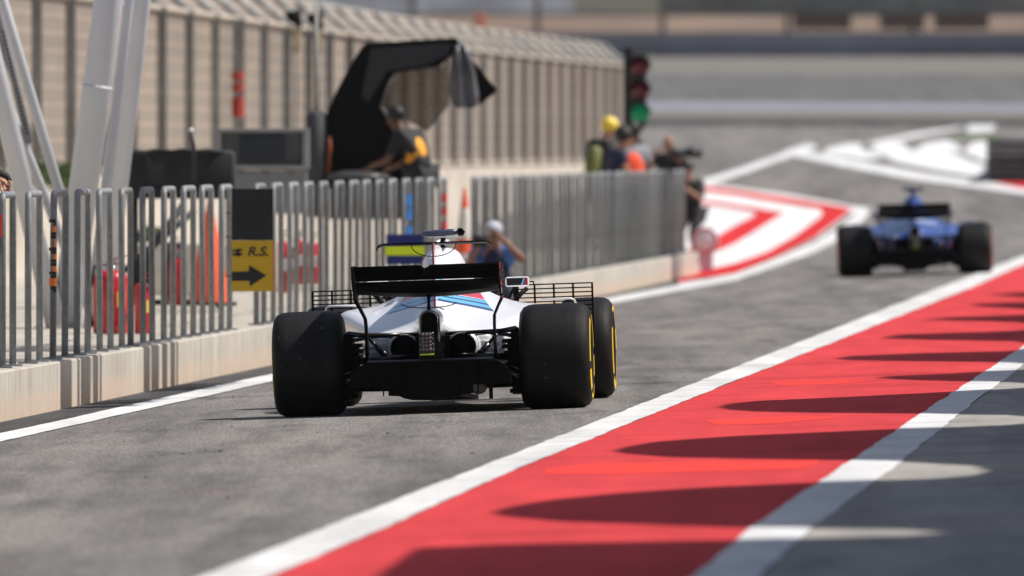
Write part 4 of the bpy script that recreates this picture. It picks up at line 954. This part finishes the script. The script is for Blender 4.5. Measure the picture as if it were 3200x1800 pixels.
def racing_car(label, loc, yaw, roll, liv, plain, accent, marking, rakes=True, twing=True, name="racing_car"):
    car = thing(name, label, "racing car", loc, (0, roll, yaw))
    A = lambda mb, nm, mt, par=car, **k: mb.build(nm, mt, par, **k)
    # wheels
    def wheel(x, y, w, front=False):
        R, sg = .335, (1 if x > 0 else -1); zc = .332; h = w / 2
        prof = [(-h + .035, .165), (-h + .008, .20), (-h, .245), (-h + .006, .285), (-h + .028, .316), (-h + .06, .330), (-h + .10, .3345), (0, .336),
                (h - .10, .3345), (h - .06, .330), (h - .028, .316), (h - .006, .285), (h, .245), (h - .008, .20), (h - .035, .165), (-h + .035, .165)]
        mb = MB(); mb.lathe(prof, 'x', 64, (x, y, zc)); wl = A(mb, "wheel", TYRE)
        mb = MB(); mb.lathe([(-h + .04, .17), (-h + .06, .155), (h - .12, .15), (h - .06, .160), (h - .04, .17)], 'x', 32, (x, y, zc))
        o_ = x + sg * (h - .07); mb.lathe([(o_, .155), (o_ + sg * .02, .08), (o_ + sg * .04, .05), (o_ + sg * .04, 0)], 'x', 24, (0, y, zc))
        for k in range(10):
            a = k * math.pi / 5; mb.tube([(o_ + sg * .02, y + .05 * math.cos(a), zc + .05 * math.sin(a)), (o_ + sg * .01, y + .155 * math.cos(a + .1), zc + .155 * math.sin(a + .1))], .009, 6)
        A(mb, "rim", RIMM, wl)
        mb = MB()
        for s_ in (sg,):
            e = .0022
            off = math.pi * .5 + (.5 if front else -.05)
            for (q0, q1, r0, r1) in ((.55, 1.75, .252, .278), (1.95, 2.55, .225, .283), (2.75, 3.95, .252, .278), (4.15, 4.75, .225, .283), (4.95, 6.25, .252, .278)):
                pr = [(x + s_ * (h - .0020 + e), r0), (x + s_ * (h + e * .6), (r0 + r1) / 2 - .008), (x + s_ * (h - .0055 + e), r1)] if r0 > .24 else [(x + s_ * (h - .003 + e * 1.3), r0), (x + s_ * (h + e), .245), (x + s_ * (h - .0062 + e), r1)]
                mb.lathe(pr, 'x', 22, (0, y, zc), q0 + off, q1 + off)
        A(mb, "tyre_marking", marking, wl)
        return wl
    wheel(.785, 0, .455); wheel(-.785, 0, .455); wheel(.840, 3.545, .36, True); wheel(-.840, 3.545, .36, True)
    # body loft
    secs = [ # y, zt, a, xs, zs, xm, zp, xp, zb
        (.22, .60, .05, .12, .545, .26, .505, .36, .34), (.36, .625, .055, .13, .565, .30, .520, .40, .32), (.7, .70, .045, .15, .615, .36, .565, .475, .27), (1.1, .82, .05, .19, .675, .43, .612, .58, .22),
        (1.45, .98, .085, .22, .73, .47, .645, .655, .16), (1.62, 1.045, .105, .24, .745, .48, .655, .69, .14), (1.80, 1.045, .112, .27, .745, .49, .66, .71, .12), (1.86, .86, .14, .28, .74, .49, .66, .715, .12),
        (2.0, .72, .18, .27, .70, .46, .655, .715, .12), (2.45, .68, .2, .26, .64, .42, .64, .70, .12), (2.62, .66, .19, .24, .60, .30, .56, .34, .12), (3.1, .62, .17, .20, .57, .21, .50, .21, .16), (3.9, .50, .13, .15, .46, .16, .40, .16, .22), (4.5, .34, .08, .09, .31, .10, .28, .10, .2)]
    def ring(s_):
        y, zt, a, xs, zs, xm, zp, xp, zb = s_
        if zt > .9:
            up = [(0, zt), (a * .75, zt - .012), (a * 1.15, zt - .06), (a * 1.28, zt - .13), (a * 1.30, zs + (zt - zs) * .4)]
        else: up = [(0, zt), (a * .5, zt - .006), (a, zt - .022), (a + (xs - a) * .35, zs + (zt - zs) * .65), (a + (xs - a) * .7, zs + (zt - zs) * .3)]
        h = up + [(xs, zs), (xs + (xm - xs) * .5, (zs + zp) / 2 - .006), (xm, zp), (xp * .9, zp - .008), (xp * .975, zp - .035), (xp, zp - .09), (xp * .985, zp - (zp - zb) * .5), (xp * .93, zb + .05), (xp * .8, zb), (xp * .4, zb - .005)]
        full = [(x, y, z) for x, z in h] + [(0, y, zb)] + [(-x, y, z) for x, z in reversed(h[1:])]
        return full
    mb = MB(); mb.smooth = True; mb.loft([ring(s_) for s_ in secs]); body = A(mb, "body", liv)
    sub = body.modifiers.new("sub", 'SUBSURF'); sub.levels = 1; sub.render_levels = 2
    # cockpit surround lip / airbox trims
    mb = MB(); mb.tube([(-.03, 1.45, 1.065), (-.03, 1.8, 1.075), (.03, 1.8, 1.075), (.03, 1.45, 1.065)], .016, 8); A(mb, "airbox_ridge", plain, body)
    mb = MB()
    for s_ in (-1, 1): mb.tube([(s_ * .29, 1.95, .70), (s_ * .345, 2.0, .73), (s_ * .36, 2.1, .70), (s_ * .34, 2.2, .66)], .012, 8)
    A(mb, "cockpit_rim", BLK, body)
    # shark fin
    mb = MB(); mb.prism([(1.5, 1.03), (.95, 1.065), (.47, 1.075), (.43, 1.07), (.42, .90), (.50, .64), (1.2, .80)], -.004, .004, 'yz'); A(mb, "engine_fin", plain, body)
    mb = MB(); mb.prism([(.418, .66), (.418, 1.075), (.410, 1.075), (.404, .66)], -.0055, .0055, 'yz'); A(mb, "fin_edge", accent, body)
    # outlets at the tail of the pods
    for s_ in (-1, 1):
        mb = MB(); c = (s_ * .185, .30, .412)
        k = 20; rr = [[(c[0] + .088 * g * math.cos(2 * math.pi * i / k), y_, c[2] + (.085 * g) * math.sin(2 * math.pi * i / k)) for i in range(k)] for y_, g in ((.02, 1.0), (.016, 1.06), (.20, 1.25), (.34, 1.3))]
        mb.smooth = True; mb.loft(rr, cap=False); A(mb, "heat_outlet", plain, body)
        mb = MB(); mb.lathe([(.018, 0), (.019, .0775), (.03, .08)], 'y', 24, (0, 0, 0))
        mb.v = [(v[0] * 1.06 + c[0], v[1], v[2] * 1.03 + c[2]) for v in mb.v]; A(mb, "outlet_dark", BLK, body)
        # pod flank panel seen below the wishbones
        mb = MB(); rg = []
        for y_, xi, xo, zt_, zb_ in ((.30, .24, .44, .50, .335), (.55, .30, .47, .52, .31), (.9, .3, .52, .5, .28)):
            rg.append([(s_ * xi, y_, zt_), (s_ * xo, y_, zt_ - .01), (s_ * (xo + .015), y_, (zt_ + zb_) / 2), (s_ * xo, y_, zb_), (s_ * xi, y_, zb_)])
        mb.loft(rg); A(mb, "pod_flank", plain, body, bevel=.012)
        text_mesh("flank_lettering", "Powered by\nMercedes-Benz" if liv is LIV_W else "", .038, M("grey lettering", (.22, .23, .26), .5), body, (s_ * .365, .295, .40), (math.radians(90), 0, 0), .001) if liv is LIV_W else None
        # white arch fins beside the pods
        mb = MB(); mb.tube([(s_ * .60, 2.35, .672), (s_ * .785, 2.4, .674), (s_ * .81, 2.41, .665), (s_ * .822, 2.42, .63), (s_ * .825, 2.42, .45)], .007, 8); A(mb, "turning_vane", plain)
        # mirror
        mr = A(MB().box((s_ * .455, 2.12, .797), (.155, .055, .064)), "mirror", plain, bevel=.014)
        A(MB().box((s_ * .455, 2.091, .797), (.137, .006, .048)), "mirror_glass", BLKG, mr, bevel=.002)
        mb = MB(); mb.add([(s_ * .50, 2.0865, .775), (s_ * .520, 2.0865, .775), (s_ * .523, 2.0865, .818), (s_ * .512, 2.0865, .818)], [(0, 1, 2, 3)]); A(mb, "mirror_stripe", TY_O if liv is LIV_B else accent, mr)
        mb = MB(); mb.add([(s_ * .478, 2.0865, .775), (s_ * .494, 2.0865, .775), (s_ * .507, 2.0865, .818), (s_ * .496, 2.0865, .818)], [(0, 1, 2, 3)]); A(mb, "mirror_stripe", M("stripe light blue", (.14, .45, .72), .4), mr)
        A(MB().tube([(s_ * .44, 2.14, .77), (s_ * .40, 2.2, .70), (s_ * .34, 2.25, .64)], .01, 8), "mirror_stem", BLK, mr)
        A(MB().tube([(s_ * .42, 2.3, .66), (s_ * .47, 2.35, .72), (s_ * .50, 2.4, .745)], .016, 8), "mirror_strut", BLK, mr)
    # camera pod on the roll hoop
    cp = A(MB().tube([(-.135, 1.72, 1.122), (-.125, 1.72, 1.128), (-.05, 1.72, 1.132), (.06, 1.72, 1.135), (.10, 1.72, 1.135)], [.012, .018, .021, .021, .012], 14), "camera_pod", DKB)
    A(MB().lathe([(-.02, .02), (-.02, .03), (.03, .026), (.05, .0)], 'y', 6, (.118, 1.71, 1.134)), "pod_lens", SIGNK, cp)
    A(MB().box((.0, 1.74, 1.075), (.03, .06, .09)), "pod_stem", BLK, cp); A(MB().box((.0, 1.72, 1.155), (.006, .02, .02)), "pod_antenna", SIGNK, cp)
    A(MB().box((.01, 1.705, 1.106), (.19, .03, .012)), "pod_tray", plain, cp)
    # T-wing and stays
    if twing:
        mb = MB(); rg = []
        for x, z in ((-.372, 1.035), (-.368, 1.05), (-.355, 1.066), (-.33, 1.073), (-.15, 1.073), (0, 1.073), (.15, 1.073), (.33, 1.073), (.355, 1.066), (.368, 1.05), (.372, 1.035)):
            e = .35 if abs(x) > .35 else 1
            rg.append([(x, .60, z - .006), (x, .60 - .12 * e, z + .008), (x, .60 - .12 * e, z - .001), (x, .60, z - .012)])
        mb.loft(rg); A(mb, "top_wing", BLK)
        mb = MB(); mb.tube([(.145 * math.cos(math.pi + math.pi * i / 16), .5, 1.068 + .08 * math.sin(math.pi + math.pi * i / 16)) for i in range(17)], .0028, 6); A(mb, "stay_wire", BLK)
        mb = MB(); mb.tube([(.175 * math.cos(math.pi + math.pi * i / 16), -.33, .70 + .032 * math.sin(math.pi + math.pi * i / 16)) for i in range(17)], .003, 6); A(mb, "stay_wire", BLK)
    # rear wing
    def sheet_x(prof_fn, xs_, th, nm, mt, par=car):
        mb = MB(); mb.smooth = False; rg = []
        for x in xs_:
            pr = prof_fn(x); rg.append([(x, y_, z_) for y_, z_ in pr] + [(x, y_ - th * .3, z_ - th) for y_, z_ in reversed(pr)])
        mb.loft(rg); return A(mb, nm, mt, par)
    rw = thing_part = None
    xs_ = [-.455, -.3, -.15, -.05, -.028, -.010, 0, .010, .028, .05, .15, .3, .455]
    def flap(x):
        dip = .026 * max(0, 1 - abs(x) / .03) if abs(x) < .03 else 0
        return [(-.60, .944 - dip), (-.55, .925 - dip * .6), (-.47, .880), (-.42, .856)]
    fl = sheet_x(flap, xs_, .008, "wing_flap", BLK)
    def mainp(x):
        c = 1 - (abs(x) / .455) ** 2; lowz = .776 - .030 * c
        return [(-.45, .845), (-.40, .822), (-.32, lowz + .025), (-.24, lowz + .004), (-.16, lowz), (-.08, lowz + .012)]
    sheet_x(mainp, [-.455 + .91 * i / 16 for i in range(17)], .010, "wing_main_plane", BLK)
    mb = MB(); mb.add([(-.30, -.4245, .8535), (.30, -.4245, .8535), (.30, -.437, .8600), (-.30, -.437, .8600)], [(0, 1, 2, 3)])
    sp_ = A(mb, "flap_leading_strip", plain)
    for s_ in (-1, 1):
        mb = MB(); mb.prism([(-.64, .948), (-.30, .948), (-.05, .93), (.05, .88), (.05, .80), (-.02, .755), (-.30, .735), (-.42, .74), (-.55, .79), (-.64, .86)], s_ * .457, s_ * .470, 'yz')
        ep = A(mb, "wing_endplate", BLK, bevel=.003)
        mb = MB(); rg = []
        for (x, z, y0, y1) in ((.4635, .75, -.42, -.05), (.455, .715, -.40, -.10), (.43, .665, -.37, -.14), (.405, .61, -.34, -.14), (.402, .56, -.32, -.12), (.402, .45, -.32, -.10), (.404, .34, -.34, -.06)):
            rg.append([(s_ * x, y0, z), (s_ * (x + .013), y0 + .01, z), (s_ * (x + .011), y1, z), (s_ * x, y1, z)])
        mb.smooth = True; mb.loft(rg); A(mb, "endplate_leg", BLK, ep)
        for k, (z0, z1, cc) in enumerate(((.90, .945, accent), (.86, .89, M("stripe dusk", (.2, .05, .08), .4)), (.80, .825, TY_O), (.745, .79, M("stripe grey", (.4, .4, .42), .4)), (.715, .735, M("mark red", (.6, .05, .02), .4)))):
            xx = .4706 if z0 > .75 else .4712
            A(MB().box((s_ * xx, -.60 if z0 > .83 else -.50 + (.83 - z0) * .6, (z0 + z1) / 2), (.0012, .07, (z1 - z0) * .8)), "endplate_mark", cc, ep)
        for k in range(4): A(MB().box((s_ * .4705, -.25 + k * .001, .80 + k * .03), (.001, .3, .005)), "endplate_slot", RIMM, ep)
    A(MB().tube([(0, -.30, .75), (0, -.33, .70), (0, -.34, .655)], [.012, .009, .013], 8), "wing_pylon", BLK)
    A(MB().lathe([(-.02, 0), (-.02, .014), (.02, .014), (.02, 0)], 'y', 10, (.006, -.58, .915)), "flap_actuator", BLK, fl)
    # exhaust
    def cap_ring(r, hh, y_, zc, n=14): return [(r * math.cos(math.pi * i / n), y_, zc + r * math.sin(math.pi * i / n)) for i in range(n + 1)] + [(r * math.cos(math.pi + math.pi * i / n), y_, zc - hh + r * math.sin(math.pi + math.pi * i / n)) for i in range(n + 1)]
    mb = MB(); mb.smooth = True; mb.loft([cap_ring(.060, .09, .25, .597), cap_ring(.066, .10, -.36, .592), cap_ring(.064, .10, -.372, .592), cap_ring(.056, .10, -.370, .592), cap_ring(.052, .10, -.30, .592), cap_ring(.05, .1, .1, .592)], cap=False)
    ex = A(mb, "exhaust", CHROME)
    mb = MB(); mb.loft([cap_ring(.0515, .10, -.31, .592), cap_ring(.0515, .10, -.305, .592)]); A(mb, "exhaust_core", BLK, ex)
    A(MB().tube([(.062, -.37, .60), (.066, -.40, .50), (.060, -.45, .43)], .006, 8), "sensor_pipe", CHROME, ex)
    mb = MB(); rnd = random.Random(3)
    for k in range(14): mb.ball((.07 + rnd.uniform(-.02, .035), -.55 + rnd.uniform(-.05, .05), .41 + rnd.uniform(-.05, .06)), rnd.uniform(.004, .008), 6, 5)
    mb.tube([(.05, -.5, .47), (.085, -.52, .43), (.08, -.5, .37)], .005, 6); mb.tube([(.05, -.52, .50), (.07, -.55, .44), (.065, -.5, .36)], .004, 6); A(mb, "fittings", RIMM, ex)
    # crash structure and rain light
    mb = MB(); mb.box((0, .12, .41), (.22, .3, .155)); mb.loft([[(-.09, .3, .34), (.09, .3, .34), (.09, .3, .52), (-.09, .3, .52)], [(-.07, -.35, .34), (.07, -.35, .34), (.065, -.35, .48), (-.065, -.35, .48)], [(-.045, -.73, .355), (.045, -.73, .355), (.042, -.73, .43), (-.042, -.73, .43)]]); A(mb, "crash_structure", BLK, bevel=.006)
    rl_ = A(MB().box((0, -.745, .447), (.096, .03, .145)), "rain_light", SIGNK, bevel=.006)
    mb = MB()
    for i in range(3):
        for j in range(5): mb.lathe([(-.006, 0), (-.006, .0085), (0, .0105)], 'y', 12, ((i - 1) * .0225, -.7605, .505 - j * .0235))
    A(mb, "led_grid", LED, rl_)
    mb = MB()
    for i in (-1, 1):
        for j in range(4): mb.lathe([(-.004, 0), (-.003, .0028), (0, .003)], 'y', 8, (i * .041, -.7605, .512 - j * .034))
    A(mb, "bolts", M("bolt silver", (.8, .8, .8), .3, 1), rl_)
    A(MB().box((0, -.748, .3785), (.09, .034, .010)), "lime_strip", LIME, rl_, bevel=.003)
    # rear suspension
    mb = MB()
    for s_ in (-1, 1):
        mb.tube([(s_ * .05, .12, .497), (s_ * .30, -.02, .502), (s_ * .44, -.06, .505), (s_ * .53, -.06, .515), (s_ * .565, -.05, .49), (s_ * .62, -.02, .42)], [.013, .013, .015, .02, .018, .012], 10)
        mb.tube([(s_ * .10, .3, .47), (s_ * .35, .12, .495), (s_ * .60, .0, .46)], .012, 8)
        mb.tube([(s_ * .41, .04, .485), (s_ * .35, .02, .42)], .012, 8); mb.tube([(s_ * .355, .02, .425), (s_ * .28, .0, .345)], .021, 10)
        mb.tube([(s_ * .10, .15, .30), (s_ * .60, .0, .20)], .012, 8); mb.tube([(s_ * .10, -.15, .30), (s_ * .60, .0, .19)], .012, 8)
        mb.tube([(s_ * .08, .0, .36), (s_ * .60, .0, .335)], .022, 10)
    A(mb, "rear_suspension", BLKG)
    for s_ in (-1, 1):
        mb = MB()
        for k, (z, wd) in enumerate(((.475, .085), (.44, .125), (.405, .13), (.365, .12), (.33, .125), (.29, .115), (.25, .12), (.21, .105), (.165, .11), (.12, .09))): mb.box((s_ * (.575 - wd / 2), -.02 + .01 * k % 3, z), (wd, .30, .024))
        mb.box((s_ * .535, .0, .30), (.06, .28, .40)); mb.box((s_ * .50, .05, .30), (.05, .2, .30))
        A(mb, "brake_duct", BLK)
        mb = MB(); mb.tube([(s_ * .50, -.2, .285), (s_ * .535, -.22, .268), (s_ * .56, -.22, .262)], .0035, 6); mb.tube([(s_ * .475, -.2, .26), (s_ * .52, -.22, .232), (s_ * .56, -.22, .222)], .0035, 6); mb.tube([(s_ * .475, -.2, .243), (s_ * .56, -.22, .205)], .0035, 6); A(mb, "duct_edge", CHROME)
    # floor and diffuser
    mb = MB(); mb.prism([(-.38, -.1), (.38, -.1), (.50, .15), (.70, .5), (.72, 2.4), (.5, 2.7), (-.5, 2.7), (-.72, 2.4), (-.70, .5), (-.50, .15)], 0, .02, 'xy'); mb.v = [(v[0], v[1], v[2] + .128 + .006 * (2.7 - v[1])) for v in mb.v]; A(mb, "floor", BLK)
    half = [(0, .335), (.30, .335), (.42, .325), (.475, .295), (.505, .25), (.512, .175), (.27, .175), (.27, .12), (.20, .115), (.17, .10), (.12, .088), (0, .083)]
    outl = half + [(-x, z) for x, z in reversed(half[1:-1])]
    ou2 = [(x * .96, max(.13, .15 + (z - .15) * .45)) for x, z in outl]
    mb = MB(); mb.loft([[(x, -.42, z) for x, z in outl], [(x, -.36, z) for x, z in outl], [(x, .55, z) for x, z in ou2]]); df = A(mb, "diffuser", BLK)
    mb = MB()
    for x in (-.40, -.30, -.17, .17, .30, .40): mb.box((x, -.44, .22 if abs(x) > .2 else .20), (.006, .06, .12 if abs(x) > .35 else .20))
    mb.prism([(-.44, .318), (-.3, .332), (.3, .332), (.44, .318), (.44, .306), (.3, .318), (-.3, .318), (-.44, .306)], -.47, -.42)
    A(mb, "diffuser_fins", BLK, df)
    A(MB().box((0, -.28, .339), (.80, .25, .008)), "diffuser_deck", DKB, df)
    A(MB().box((.38, -.40, .13), (.024, .02, .10)), "diffuser_bracket", BLK, df); A(MB().box((.0, 1.3, .08), (.30, 2.8, .03), Matrix.Rotation(-.025, 3, 'X')), "plank", M("plank brown", (.05, .04, .035), .6), df)
    A(MB().lathe([(0, .0), (0, .045), (.02, .05), (.2, .05)], 'y', 16, (.30, -.42, .16)), "jack_socket", M("dull metal", (.10, .09, .08), .4, .7), df)
    # front suspension, wing
    mb = MB()
    for s_ in (-1, 1):
        for z0, z1, yy_ in ((.48, .46, 3.3), (.48, .46, 3.75), (.28, .20, 3.35), (.28, .20, 3.8), (.44, .24, 3.5)): mb.tube([(s_ * .16, yy_, z0), (s_ * .70, 3.545, z1)], .013, 8)
        mb.box((s_ * .68, 3.545, .33), (.07, .3, .34))
    A(mb, "front_suspension", BLK)
    mb = MB()
    for k, (y_, z0) in enumerate(((4.62, .10), (4.50, .14), (4.40, .185), (4.32, .23))): mb.loft([[(x, y_, z0 - .01), (x, y_, z0), (x, y_ - .10, z0 + .03), (x, y_ - .10, z0 + .02)] for x in (-.88, -.3, .3, .88)])
    for s_ in (-1, 1): mb.box((s_ * .89, 4.45, .19), (.012, .45, .24))
    for s_ in (-1, 1): mb.box((s_ * .09, 4.5, .2), (.01, .2, .2))
    A(mb, "front_wing", plain)
    if rakes:
        for s_ in (-1, 1):
            mb = MB(); t_ = .0085; y_ = 2.72
            zt_ = .772; cols = [.918, .792, .666, .540, .43]
            for k, x in enumerate(cols):
                zb_ = .30 if k == 0 else (.62 if k < 4 else .66); zz = zt_ + (.012 if k == 4 else 0); mb.box((s_ * x, y_, (zz + zb_) / 2), (t_ * 1.5, .02, zz - zb_))
            for k in range(6): mb.box((s_ * (.918 + .43) / 2, y_ - .003 * (k % 2), zt_ - .003 - k * .0285), (.918 - .43, .014, t_))
            for k in range(6, 17): mb.box((s_ * (.918 + .80) / 2, y_, zt_ - .003 - k * .0285), (.118, .014, t_))
            mb.box((s_ * .48, y_, .789), (.11, .014, t_)); mb.box((s_ * .535, y_, .78), (t_, .014, .022))
            mb.tube([(s_ * .43, y_, .70), (s_ * .40, 2.5, .66), (s_ * .36, 2.4, .64)], .012, 6); mb.box((s_ * .415, y_, .70), (.03, .03, .12))
            mb.tube([(s_ * .80, y_, .60), (s_ * .5, y_ - .1, .50), (s_ * .3, y_, .40)], .012, 6)
            A(mb, "aero_rake", BLK)
    return car
CX, CY = -.490, 90.5
car = racing_car("white racing car with red and blue stripes seen from behind", (CX, CY, G(CX, CY)), math.radians(-2.6), math.radians(-1.9), LIV_W, WHT, M("stripe red", (.60, .02, .05), .4), TY_Y)
BY = 186.5; BX = (2862 - 1600) * BY / F
BLU = M("blue car paint", (.028, .075, .32), .3, 0, .05, 5, coat=.5)
racing_car("blue racing car driving away ahead of the white one", (BX, BY, G(BX, BY)), math.radians(-1.2), math.radians(-1.7), LIV_B, BLU, M("pale blue", (.4, .5, .75), .4), TY_O, rakes=False, twing=False)
# small stones and rubber crumbs on the tarmac
rnd = random.Random(5); CR = M("rubber crumb", (.02, .02, .02), .8)
mb = MB()
for k in range(70):
    q = P(rnd.uniform(-50, 2400), rnd.choice([rnd.uniform(1180, 1500), rnd.uniform(1000, 1800)])); r = rnd.uniform(.002, .006)
    if q.x > 7.0: continue
    mb.ball((q.x, q.y, q.z + r * .4), (r * rnd.uniform(1, 3), r, r * .6), 6, 4)
tag(mb.build("rubber_crumbs", CR), "small dark rubber crumbs scattered over the lane", "rubber crumbs", kind='stuff')

# the air itself: thin desert haze that fades the far bank
mb = MB(); mb.box((0, 1600, 7.5), (2400, 3900, 21)); hz = mb.build("haze", M("tmp air", (1, 1, 1)))
hm_ = bpy.data.materials.new("pale haze"); hm_.use_nodes = True; hn = hm_.node_tree; hn.nodes.clear()
ho = hn.nodes.new("ShaderNodeOutputMaterial"); hv = hn.nodes.new("ShaderNodeVolumePrincipled")
hv.inputs['Color'].default_value = (.93, .93, .94, 1); hv.inputs['Density'].default_value = .00004; hv.inputs['Anisotropy'].default_value = .2
hn.links.new(hv.outputs[0], ho.inputs['Volume']); hz.data.materials.clear(); hz.data.materials.append(hm_); tag(hz, "thin pale dusty air over the whole circuit", "haze", kind='stuff')
